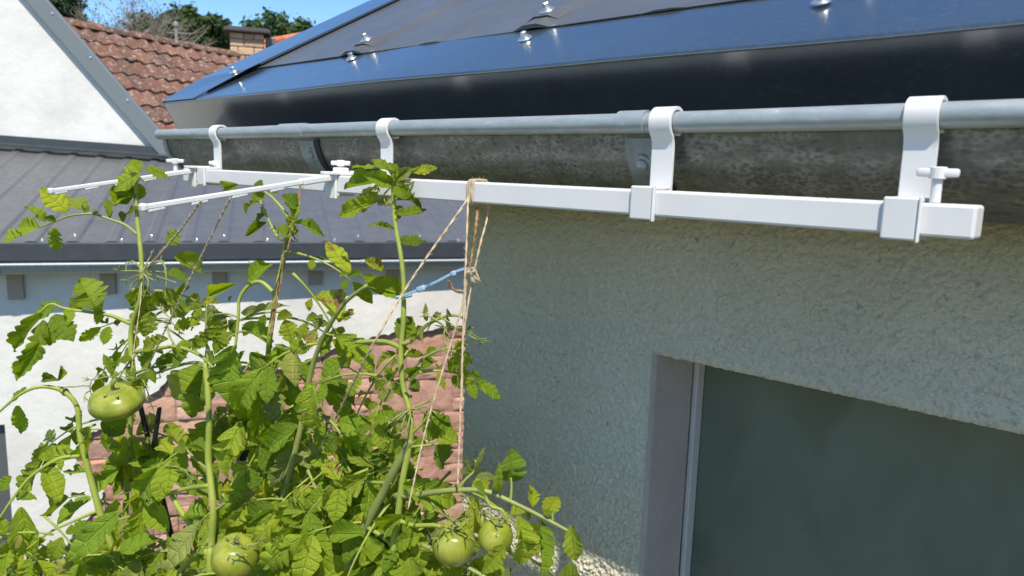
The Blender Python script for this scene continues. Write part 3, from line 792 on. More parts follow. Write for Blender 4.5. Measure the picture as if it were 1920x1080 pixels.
def split(u0, u1, z0, z1, dep):
    """irregular rubble: cut the face into blocks that do not line up"""
    global ns
    w, h = u1-u0, z1-z0
    mw, mh = frand(.24, .5), frand(.13, .27)
    if h > mh and (h/mh > w/mw or w < mw):
        c = z0 + h*frand(.36, .64)
        split(u0, u1, z0, c, dep+1); split(u0, u1, c, z1, dep+1); return
    if w > mw:
        c = u0 + w*frand(.34, .66)
        split(u0, c, z0, z1, dep+1); split(c, u1, z0, z1, dep+1); return
    if any(in_stone(u0+w*a, z0+h*b_) for a in (.05, .5, .95) for b_ in (.05, .5, .95)) and w > .05 and h > .03:
        g = .0035; link('sandstone_block', stone(u0+g, u1-g, z0+g, z1-g), awall); ns += 1
split(su0, ju0-.006, GZ, st0, 0)
split(du1+.165, su1+.5, GZ, st0, 0)
split(ju0-.002, du1+.161, dz+.175, st0, 0)
split(du1+.006, du1+.162, GZ, dz-.004, 0)

# ================================================================ white gable house behind the annex
J0 = atP(0, 279, pA, nA); J1 = atP(326, 302, pA, nA)
gv = (J1-J0); gv.z = 0; gv.normalize(); gb = Vector((-gv.y, gv.x, 0))
if gb.dot(CF) < 0: gb = -gb
T0 = atP(65, 0, J1, gb); T1 = atP(322, 297, J1, gb)
slope = (T0.z-T1.z)/((T1-T0).dot(gv))
_gd = Vector((ray(150, 150).x, ray(150, 150).y, 0)).normalized()
gd = Matrix.Rotation(R(16), 3, 'Z') @ _gd                      # the house runs back to the left
def GP(a, z, d=0): return Vector((J1.x, J1.y, 0)) + gv*a + gd*d + Vector((0, 0, z))
a1 = (T1-J1).dot(gv); aR = a1 - 3.2; zR = T1.z + 3.2*slope; aL = aR - 3.2
gh = thing('gable_house', 'house with a plain white gable and grey metal verge, behind the grey roof', 'house', tuple(GP(aR, GZ, 2)))
z1 = T1.z
ext = (z1 - GZ)/slope
mb = MB()
out = [(aL, GZ), (aL, z1), (aR, zR), (a1, z1), (a1, GZ)]
vs = [GP(a, z, 0) for a, z in out] + [GP(a, z, 7) for a, z in out]
mb.add(vs, [(0, 1, 2, 3, 4), (9, 8, 7, 6, 5)] + [(i, (i+1) % 5+0, (i+1) % 5+5, i+5) for i in range(5)])
mb.build('wall', MT['plaster'], gh)
sd = Vector((gv*1.0)) - Vector((0, 0, slope)); sd.normalize(); up = (Vector((0, 0, 1)) - sd*sd.z).normalized()
topp = GP(aR, zR); bt = GP(a1, z1) + sd*.12
for sgn in (1, -1):
    s2 = Vector(sd) if sgn == 1 else (gv*-1.0 - Vector((0, 0, slope))).normalized()
    u2 = (Vector((0, 0, 1)) - s2*s2.z).normalized()
    a_ = topp + u2*.02; b_ = (GP(a1, z1) if sgn == 1 else GP(aL, z1)) + s2*.12 + u2*.02
    L = (b_-a_).length; mb = MB(); o_ = gd*.02; e_ = gd*7.0
    q = [a_+o_, b_+o_, b_+o_+e_, a_+o_+e_]; mb.add([p+u2*.055 for p in q]+[p-u2*.01 for p in q], [(0, 1, 2, 3), (7, 6, 5, 4), (0, 4, 5, 1), (1, 5, 6, 2), (2, 6, 7, 3), (3, 7, 4, 0)])
    mb.build('roof', MT['annex_trim'], gh)
    m = Matrix((s2, gb, s2.cross(gb))).transposed().to_4x4(); m.translation = (a_+b_)/2 - gb*.03 + u2*.0
    mb = MB(); mb.box((L, .05, .135), m, .006); vt = mb.build('verge_trim', MT['grey_verge'], gh)
    if sgn == 1:
        for k in range(7):
            p = b_ - s2*(.25+.42*k) - gb*.056 + u2*.03
            m2 = Matrix((s2, -u2, -gb)).transposed().to_4x4()
            m2 = Matrix((gv, Vector((0, 0, 1)), -gb)).transposed().to_4x4(); m2.translation = p
            link('screw', sm, vt, m2 @ Matrix.Scale(1.1, 4))
# flashing where the sheet roof meets the gable
mb = MB()
K0 = J0 + (J0-J1).normalized()*2.5; K1 = J1 + (J1-J0).normalized()*.06
mb.beam(K0 - gb*.02 + nA*.075, K1 - gb*.02 + nA*.075, .02, .075, (0, 0, 1), .003)
mb.beam(K0 - gb*.055 + nA*.046, K1 - gb*.055 + nA*.046, .09, .006, nA, .001)
ab = mb.build('abutment_flashing', MT['annex_trim'], annex)

# ================================================================ house with the clay tile roof
HR = 1.62
RA = atZ(125, 42, HR); RB = atZ(475, 110, HR)
rv = (RB-RA).normalized(); rs = Vector((rv.y, -rv.x, 0))            # rs: horizontal, down the visible slope
if rs.dot(-CF) < 0: rs = -rs
PT = R(43); dn = rs*math.cos(PT) - Vector((0, 0, math.sin(PT))); nT = rs*math.sin(PT) + Vector((0, 0, math.cos(PT)))
th = thing('tiled_house', 'old house with weathered red clay tile roof and stone chimney', 'house', tuple(RA + rv*2 - Vector((0, 0, HR-GZ))))
LT = (RB-RA).length; A0, A1 = -2.6, LT + 1.6; SLOPE = 3.6
def TP(a, s, n=0): return RA + rv*a + dn*s + nT*n
mb = MB()
D2 = rs*-math.cos(PT) - Vector((0, 0, math.sin(PT)))
q = [TP(A0, 0, -.05), TP(A1, 0, -.05), TP(A1, SLOPE, -.05), TP(A0, SLOPE, -.05), RA+rv*A0+D2*SLOPE, RA+rv*A1+D2*SLOPE]
mb.add(q, [(0, 1, 2, 3), (1, 0, 4, 5)]); troof = mb.build('roof', MT['mortar'], th)
e1, e2_ = TP(A0, SLOPE-.35, -.1), RA+rv*A0+D2*(SLOPE-.35)
mb = MB(); vs = []
for a in (A0+.05, A1-.05):
    for p in (TP(a, SLOPE-.35, -.12), TP(a, 0, -.12), RA+rv*a+D2*(SLOPE-.35)-Vector((0, 0, .1))): vs.append(p)
    for p in (TP(a, SLOPE-.35), RA+rv*a+D2*(SLOPE-.35)): vs.append(Vector((p.x, p.y, GZ)))
mb.add(vs, [(0, 1, 2, 4, 3), (5, 8, 9, 7, 6), (0, 3, 8, 5), (2, 7, 9, 4)]); mb.build('wall', MT['plaster'], th)
TW, TG = .198, .285
def tile_mesh():
    vs = []; fs = []; pf = [(0, .018), (.12, .034), (.3, .026), (.46, .006), (.62, .002), (.8, .012), (.93, .03), (1.03, .034)]
    n = len(pf)
    for s, dz_ in ((-.06, .004), (.16, .014), (TG+.012, .028)):
        for a, h in pf: vs.append((a*TW, s, h*1.0+dz_))
    for a, h in pf: vs.append((a*TW, TG+.012, h+.006))
    for j in range(2):
        for i in range(n-1): fs.append((j*n+i, j*n+i+1, (j+1)*n+i+1, (j+1)*n+i))
    for i in range(n-1): fs.append((2*n+i, 2*n+i+1, 3*n+i+1, 3*n+i))
    mb = MB(); mb.add(vs, fs); return mb.mesh('roof_tile', MT['tile'], True, 55)
tm = tile_mesh()
rows = int(SLOPE/TG); cand = []
bT = Matrix((rv, dn, nT)).transposed().to_4x4()
rest = MB()
for r_ in range(rows):
    k = 0
    a = A0
    while a < A1 - TW:
        p = TP(a, r_*TG+.05)
        d = p.dot(CF); x = 960+FPX*p.dot(CR)/d; y = 540-FPX*p.dot(CU)/d
        m = bT.copy(); m.translation = p + nT*frand(-.004, .006)
        m = m @ Euler((frand(-.025, .025), frand(-.03, .03), frand(-.02, .02))).to_matrix().to_4x4()
        if 95 < x < 530 and y < 275: cand.append((d, m))
        else: rest.add([m @ v.co for v in tm.vertices], [tuple(f.vertices) for f in tm.polygons])
        a += TW
cand.sort(key=lambda q: q[0])
for d, m in cand[:290]: link('roof_tile', tm, troof, m)
for d, m in cand[290:]: rest.add([m @ v.co for v in tm.vertices], [tuple(f.vertices) for f in tm.polygons])
tag(rest.build('roof_tile_field', MT['tile'], troof, True, 55), kind='stuff')
def ridge_mesh():
    mb = MB(); vs = []; N = 8
    for s, r0 in ((0, .105), (.36, .12), (.36, .108)):
        for i in range(N+1):
            c = math.pi*i/N; vs.append((s, r0*math.cos(c), r0*.8*math.sin(c)))
    mb.add(vs, [(j*(N+1)+i, j*(N+1)+i+1, (j+1)*(N+1)+i+1, (j+1)*(N+1)+i) for j in range(2) for i in range(N)]); return mb.mesh('ridge_tile', MT['tile'], True, 60)
rm = ridge_mesh(); a = A0
bR = Matrix((rv, -rs, Vector((0, 0, 1)))).transposed().to_4x4()
while a < A1-.3:
    m = bR.copy(); m.translation = RA + rv*a + Vector((0, 0, -.035+frand(-.006, .006))); m = m @ Euler((frand(-.03, .03), frand(-.02, .02), frand(-.02, .02))).to_matrix().to_4x4()
    link('ridge_tile', rm, troof, m); a += .335
# chimney: coursed blocks under a slab
def px_of(p): d = p.dot(CF); return 960+FPX*p.dot(CR)/d, 540-FPX*p.dot(CU)/d
ca = min(((abs(px_of(RA+rv*(LT*i/200.))[0]-447), i) for i in range(240)))[1]*LT/200.
cp = RA + rv*ca
chim = MB()
CW, CD, CH = .50, .40, .33
def cpt(x, y, z): return cp + rs*0.18 + CR0*x + CB0*y + Vector((0, 0, z))
CR0 = Vector((CR.x, CR.y, 0)).normalized(); CR0 = (CR0*math.cos(R(18)) + Vector((CF.x, CF.y, 0)).normalized()*math.sin(R(18))); CB0 = Vector((-CR0.y, CR0.x, 0))
if CB0.dot(CF) < 0: CB0 = -CB0
cb = Matrix((CR0, CB0, Vector((0, 0, 1)))).transposed().to_4x4()
def cbox(mb, x0, x1, y0, y1, z0, z1, bev=0): m = cb.copy(); m.translation = cpt((x0+x1)/2, (y0+y1)/2, (z0+z1)/2); return mb.box((x1-x0, y1-y0, z1-z0), m, bev)
cbox(chim, -CW/2+.02, CW/2-.02, .02, CD-.02, -.9, CH); chimney = chim.build('chimney', MT['mortar'], th)
z = -.4; k = 0
while z < CH-.01:
    h = min(frand(.10, .16), CH-z)
    if CH - z - h < .06: h = CH - z
    x = -CW/2
    while x < CW/2-.01:
        w = frand(.12, .26); w = CW/2-x if CW/2-x-w < .12 else w
        mb = MB(); cbox(mb, x+.006, x+w-.006, frand(-.012, .004), .2, z+.006, z+h-.006, .012); link('chimney_block', mb.mesh('chimney_block', MT['chimney']), chimney); x += w
    y = .205
    while y < CD-.01:
        w = min(frand(.16, .26), CD-y); mb = MB(); cbox(mb, CW/2-.05, CW/2+frand(-.004, .01), y+.004, y+w-.004, z+.006, z+h-.006, .01); link('chimney_block', mb.mesh('chimney_block', MT['chimney']), chimney); y += w
    z += h
mb = MB(); cbox(mb, -CW/2-.08, CW/2+.10, -.10, CD+.10, CH+.002, CH+.06, .015); cbox(mb, -CW/2-.04, CW/2+.06, -.05, CD+.05, CH+.061, CH+.085, .01)
link('chimney_cap', mb.mesh('chimney_cap', MT['slate']), chimney)
mb = MB(); cbox(mb, CW/2+.02, CW/2+.17, .06, .32, -.5, CH-.03, .01); link('chimney_flue', mb.mesh('chimney_flue', MT['annex_sheet']), chimney)
# vent pipe on the ridge
vp_ = RA + rv*LT*.50
v0 = atP(331, 82, RA, CF*1.0) if False else None
best = min(((abs(px_of(RA+rv*(LT*i/200.))[0]-331), i) for i in range(201)))[1]; vb = RA + rv*(LT*best/200.)
vent = MB(); vent.tube([vb - Vector((0, 0, .2)), vb + Vector((0, 0, .23))], .022, 10); lathe(vent, [(.02, .22), (.036, .235), (.036, .28), (.02, .30), (0, .305)], 12, Matrix.Translation(vb))
vent.tube([vb + Vector((0, 0, .14)) - CR0*.12, vb + Vector((0, 0, .15)) + CR0*.2], .008, 5); vent.tube([vb + Vector((0, 0, .02)) - CR0*.10, vb + Vector((0, 0, .025)) + CR0*.24], .008, 5)
vent.build('vent_pipe', MT['oldmetal'], th)

# orange roof further back
oh = thing('orange_roof_house', 'distant house of which only an orange tiled roof shows beside the chimney', 'house', tuple(at(505, 100, 18) * 1.0))
pa, pb, pc, pd_ = at(452, 93, 17.5), at(640, 58, 19.5), at(700, 150, 17.5), at(430, 150, 16)
du = (pb-pa); dd = (pd_-pa)
mb = MB(); n_ = du.cross(dd).normalized(); n_ = n_ if n_.z > 0 else -n_
mb.add([pa, pb, pc, pd_, pa-n_*.1, pb-n_*.1, pc-n_*.1, pd_-n_*.1], [(0, 1, 2, 3), (7, 6, 5, 4), (0, 4, 5, 1), (3, 2, 6, 7), (1, 5, 6, 2), (0, 3, 7, 4)])
orf = mb.build('roof', MT['mortar'], oh)
for i in range(12):
    a = pa + du*(i/12.); b_ = pa + du*((i+1)/12.); 
    for j in range(3):
        s0, s1 = j/3., (j+1)/3.
        e = (pd_-pa)*(1-i/12.) + (pc-pb)*(i/12.)
        mb = MB(); p0 = a+e*s0; p1 = b_+e*s0
        mb.add([p0+n_*.03, (p0+p1)/2+n_*.06, p1+n_*.03, p0+e*(s1-s0)*1.05+n_*.06, (p0+p1)/2+e*(s1-s0)*1.05+n_*.09, p1+e*(s1-s0)*1.05+n_*.06], [(0, 1, 4, 3), (1, 2, 5, 4)])
        link('roof_tile', mb.mesh('roof_tile', MT['orange']), orf)
mb = MB(); mb.add([pd_-n_*.15, pc-n_*.15, Vector((pc.x, pc.y, GZ)), Vector((pd_.x, pd_.y, GZ))], [(0, 1, 2, 3)]); 
mb = MB(); c0 = (pa+pb+pc+pd_)/4; mb.box((1.6, 1.2, c0.z-.3-GZ), Matrix.Translation((c0.x, c0.y, (c0.z-.3+GZ)/2))); mb.build('wall', MT['plaster'], oh)
for i in range(5):
    a = pa + du*(i/5.); b_ = pa + du*((i+1)/5.-.01); mb = MB(); mb.tube([a+n_*.06, b_+n_*.06], .09, 8); link('ridge_tile', mb.mesh('ridge_tile', MT['orange'], True), orf)

# ================================================================ trees behind
def crown(mb, c, rx, rz, nclump, nleaf, size, rnd, gap=.0):
    for i in range(nclump):
        while True:
            q = Vector((rnd.uniform(-1, 1), rnd.uniform(-1, 1), rnd.uniform(-1, 1)))
            if .35 < q.length < 1: break
        q = q*(0.55+.45*rnd.random())
        q += Vector((noise.noise(q*2.3+c), noise.noise(q*2.3+c*2), noise.noise(q*2+c*3)))*.35
        cc = c + Vector((q.x*rx, q.y*rx, q.z*rz)); cr = rx*rnd.uniform(.10, .24)
        for k in range(nleaf):
            d = Vector((rnd.gauss(0, 1), rnd.gauss(0, 1), rnd.gauss(0, .75)))*cr*.6
            p = cc + d; n = (d.normalized() + Vector((rnd.gauss(0, .6), rnd.gauss(0, .6), .6+rnd.gauss(0, .4)))).normalized()
            a = n.orthogonal().normalized(); a = (Matrix.Rotation(rnd.uniform(0, 6.28), 3, n) @ a); b2 = n.cross(a)
            s = size*rnd.uniform(.6, 1.3)
            mb.add([p - a*s, p + b2*s*.55, p + a*s, p - b2*s*.55], [(0, 1, 2, 3)])
def limbs(mb, base, top, r0, rnd, n=6, spread=1.2):
    mb.tube([base, base.lerp(top, .5) + Vector((rnd.uniform(-.2, .2), rnd.uniform(-.2, .2), 0)), top], [r0, r0*.7, r0*.3], 7)
    for i in range(n):
        s = base.lerp(top, rnd.uniform(.45, .9)); e = s + Vector((rnd.uniform(-1, 1)*spread, rnd.uniform(-1, 1)*spread, rnd.uniform(.3, 1)*spread))
        mb.tube([s, s.lerp(e, .5)+Vector((0, 0, .1)), e], [r0*.35, r0*.22, r0*.06], 5)
def tree(label, px, py, d, rx, rz, matl, seed, nclump=70, nleaf=45, size=.11):
    rnd = random.Random(seed); c = at(px, py, d); g = Vector((c.x, c.y, GZ))
    t = thing('tree', label, 'tree', tuple(g), 'trees behind the tiled roof')
    mb = MB(); limbs(mb, g, c + Vector((0, 0, rz*.5)), .22, rnd, 9, rx*.7); mb.build('trunk', MT['bark'], t, True)
    mb = MB(); crown(mb, c, rx, rz, int(nclump*1.5), int(nleaf*1.5), size, rnd); mb.build('crown', MT[matl], t)
tree('dark bluish tree rising behind the top of the white gable verge', 95, 36, 24, 1.25, 1.45, 'crown_dark', 1, 85)
tree('dense green tree with rounded crown left of the stone chimney, behind the vent pipe', 365, 68, 27, 1.35, 1.15, 'crown', 3, 110, 50)
tree('broad green tree showing to the right above the chimney and orange roof', 532, 92, 31, 1.7, 1.35, 'crown', 4, 120, 50)
tree('smaller dull green tree between the bare tree and the rounded green tree', 285, 72, 29, 1.0, 1.0, 'crown_grey', 5, 60, 40, .09)
tree('low green tree filling the gap just left of the chimney', 428, 90, 34, 1.2, 1.0, 'crown', 8, 70)
# bare, twiggy tree
rnd = random.Random(11); c = at(214, 72, 22); g = Vector((c.x, c.y, GZ))
bt_ = thing('tree', 'nearly bare greyish tree with thin twigs above the tile roof ridge', 'tree', tuple(g), 'trees behind the tiled roof')
mb = MB(); tw = MB()
def grow(p, d, L, r, lev):
    q = p + d*L*.5 + Vector((rnd.gauss(0, .03), rnd.gauss(0, .03), 0))*L; e = q + (d + Vector((rnd.gauss(0, .15), rnd.gauss(0, .15), .05))).normalized()*L*.5
    mb.tube([p, q, e], [r, r*.8, r*.6], 5 if lev < 2 else 3, cap=False)
    if lev >= 5:
        for k in range(3):
            c_ = e + Vector((rnd.gauss(0, .10), rnd.gauss(0, .10), rnd.gauss(0, .10))); s = rnd.uniform(.018, .035); n = Vector((rnd.gauss(0, 1), rnd.gauss(0, 1), rnd.gauss(0, 1))).normalized(); a = n.orthogonal().normalized(); b2 = n.cross(a)
            tw.add([c_-a*s, c_+b2*s*.6, c_+a*s, c_-b2*s*.6], [(0, 1, 2, 3)])
        return
    for k in range(3 if lev < 4 else 3):
        nd_ = (d + Vector((rnd.gauss(0, .42), rnd.gauss(0, .42), rnd.gauss(.12, .28)))).normalized()
        grow(e, nd_, L*rnd.uniform(.62, .85), r*.58, lev+1)
for k in range(3):
    grow(g + Vector((rnd.uniform(-.5, .5), rnd.uniform(-.5, .5), 2.2)), Vector((rnd.gauss(0, .16), rnd.gauss(0, .16), 1)).normalized(), 1.55, .1, 0)
    mb.tube([g + Vector((0, 0, -.1)), g + Vector((rnd.uniform(-.3, .3), rnd.uniform(-.3, .3), 2.4))], [.12, .08], 6)
mb.build('trunk', MT['pale_bark'], bt_, True); tw.build('crown', MT['crown_grey'], bt_)
mb = MB()
for (q0, q1) in (((262, -8), (330, 40)), ((283, -10), (342, 46))):
    a, b_ = at(*q0, 15), at(*q1, 26); mb.tube([a.lerp(b_, i/10.) - Vector((0, 0, .25*math.sin(math.pi*i/10.))) for i in range(11)], .006, 4)
tag(mb.build('overhead_cable', MT['oldmetal']), 'thin pair of overhead cables crossing the sky above the tiled roof', 'cable')
# ================================================================ TOMATO PLANTS
def leaf_mesh(seed, lobed, fold, droop, twist):
    rnd = random.Random(seed); T = 5; RPT = 6; rows = T*RPT; cols = 6
    ph0 = rnd.uniform(0, 6); vs = []; uv = []
    lob = [rnd.uniform(.25, 1.25) for _ in range(T+1)]; lob2 = [rnd.uniform(.25, 1.25) for _ in range(T+1)]
    for j in range(rows+1):
        t = j/rows
        env = ((t+.012)**.55)*((1-t)**1.02)*1.02
        for i in range(cols+1):
            s = -1 + 2*i/cols
            ph = (t*T + (.5 if False else 0)) % 1.0; k = min(T-1, int(t*T))
            tooth = math.sin(ph/.74*math.pi/2)**.8 if ph < .74 else ((1-ph)/.26)**1.1
            dep = (.62 if t < .42 else .25)*lobed*(lob if s < 0 else lob2)[k]
            hw = env*(1 - dep*(1-tooth)*1.0)
            y = t + .17*abs(s)*(1-t)*min(1, t*6+.2) - .03*abs(s)*(1-min(1, t*8))
            x = s*hw
            q = math.sin(math.pi*ph)*abs(s)*(1-.5*abs(s))
            z = .06*q + fold*abs(s)**1.4*env*1.1 - .010*math.exp(-(s*6)**2)
            z += .035*math.sin(ph0+t*11+(2 if s > 0 else 0))*s*s + .02*math.sin(ph0*2+t*5+s*2)
            z -= droop*t*t
            yy = y - droop*.35*t*t*t
            a = twist*t; x, z = x*math.cos(a) - (z+droop*t*t)*math.sin(a), (z+droop*t*t)*math.cos(a) + x*math.sin(a) - droop*t*t
            vs.append((x, yy, z)); uv.append(((s+1)/2, t))
    fs = [(j*(cols+1)+i, j*(cols+1)+i+1, (j+1)*(cols+1)+i+1, (j+1)*(cols+1)+i) for j in range(rows) for i in range(cols)]
    return vs, fs, uv
LEAFGEO = [leaf_mesh(i, [1, .45, 1.15, .7, .3, 1.1, .5, .9, .35, 1.2][i], [.25, -.15, .4, .1, .55, -.25, .2, .0, .7, .3][i], [.12, .25, .05, .35, .15, .3, .5, .08, .2, .4][i], [.3, -.3, .2, .6, -.2, .5, -.5, 0, .4, -.7][i]) for i in range(10)]
LEAFME = {}
def get_leaf(k, mt):
    if (k, mt) not in LEAFME:
        vs, fs, uv = LEAFGEO[k]
        me = bpy.data.meshes.new('leaf'); me.from_pydata(vs, [], fs); me.update()
        ul = me.uv_layers.new(name='UVMap')
        for l in me.loops: ul.data[l.index].uv = uv[l.vertex_index]
        me.polygons.foreach_set('use_smooth', [True]*len(me.polygons)); me.materials.append(MT[mt]); LEAFME[(k, mt)] = me
    return LEAFME[(k, mt)]
TOCAM0 = Vector((0, 0, 0))
NLEAF = {}
def put_leaf(parent, p0, p1, w, mt, roll=None, k=None, rnd=random, face=.75):
    a = Vector(p1)-Vector(p0); L = a.length; a.normalize()
    cam_d = (-(Vector(p0)+Vector(p1))/2).normalized()
    n = (S*.55 + cam_d*face*1.25 + Vector((0, 0, .2)))
    n = (n - a*n.dot(a)).normalized()
    n = Matrix.Rotation(rnd.gauss(0, .30) if roll is None else roll, 3, a) @ n
    x = a.cross(n)
    m = Matrix((x*w, a*L, n*L)).transposed().to_4x4(); m.translation = p0
    o = link('leaf', get_leaf(k if k is not None else rnd.randrange(10), mt), parent, m)
    NLEAF[parent] = NLEAF.get(parent, 0)+1
    return o
DX = [(-200, 1.2), (0, 1.2), (250, 1.25), (400, 1.09), (530, 1.06), (620, .98), (750, .90), (870, .86), (1100, .83)]
def D(px, off=0.0):
    for (a, da), (b_, db) in zip(DX, DX[1:]):
        if a <= px <= b_: return da + (db-da)*(px-a)/(b_-a) + off
    return DX[-1][1] + off
GRP = 'tomato plants tied up with twine'
def plant(label, px):
    c = at(px, 1080, D(px)); return thing('tomato_plant', label, 'tomato plant', (c.x, c.y, GZ), GRP)
PA_ = plant('tall tomato plant at the left, growing past the upper arm, carrying an oblong tomato', 290)
PB_ = plant('tomato plant with thick bright stem cut off at the top, before the doorway', 395)
PC_ = plant('tomato plant with curling tip below the lower arm, tied to two brown strings', 485)
PD_ = plant('tomato plant at the house corner held by the blue strap, two tomatoes beside it', 738)
def hairy(mb, pts, rad, dens, rnd):
    for i in range(len(pts)-1):
        a, b_ = pts[i], pts[i+1]; L = (b_-a).length; t = (b_-a).normalized(); u = t.orthogonal().normalized()
        for k in range(int(L*dens)):
            p = a.lerp(b_, rnd.random()); q = Matrix.Rotation(rnd.uniform(0, 6.28), 3, t) @ u; e = p + q*(rad+rnd.uniform(.0006, .0019)) + t*rnd.gauss(0, .0006)
            w = t*.00016; p2 = p + q*rad*.9
            mb.add([p2-w, p2+w, e], [(0, 1, 2)])
def stem(parent, name, pxs, r0, r1, mt='stem', off=0.0, hair=1400, ground=False, dz=None):
    rnd = random.Random(int(pxs[0][0]*7+pxs[0][1]))
    P = []
    for i, q in enumerate(pxs):
        d = D(q[0], off) + (q[2] if len(q) > 2 else 0); P.append(at(q[0], q[1], d))
    if ground:
        l = P[-1]; P += [Vector((l.x, l.y, l.z-.5)), Vector((parent.location.x, parent.location.y, GZ-.05))]
    C = catmull(P, 6); n = len(C)
    rad = [(r0 + (r1-r0)*i/(n-1))*(1 + .10*noise.noise(C[i]*60)) for i in range(n)]
    mb = MB(); mb.tube(C, rad, 9)
    k = len(C) if not ground else len(C)-12
    hairy(mb, C[:k], (r0+r1)/2, hair, rnd)
    o = mb.build(name, MT[mt], parent, True); return o
# --- main stems
stem(PA_, 'stem', [(258, 318), (255, 365), (258, 415), (262, 450), (266, 505), (263, 560), (247, 612), (246, 660), (250, 705), (246, 770, .05), (242, 830, .06), (238, 900, .06), (234, 1000, .06), (230, 1110, .06)], .0030, .0056, ground=True)
stem(PB_, 'stem', [(385, 680), (390, 735), (392, 800), (391, 860), (396, 910), (400, 960), (397, 1020), (395, 1110)], .0042, .0058, ground=True)
stem(PC_, 'stem', [(494, 358), (513, 373), (537, 402), (547, 432), (536, 455), (529, 498), (519, 540), (512, 590), (505, 640), (500, 720, .06), (496, 820, .08), (500, 930, .08), (505, 1110, .08)], .0016, .0058, ground=True)
stem(PD_, 'stem', [(736, 325), (738, 370), (741, 420), (750, 470), (756, 520), (757, 570), (756, 610), (752, 650), (752, 690), (757, 730), (768, 770), (771, 810), (765, 850), (755, 900), (745, 980), (735, 1110)], .0024, .0044, ground=True)
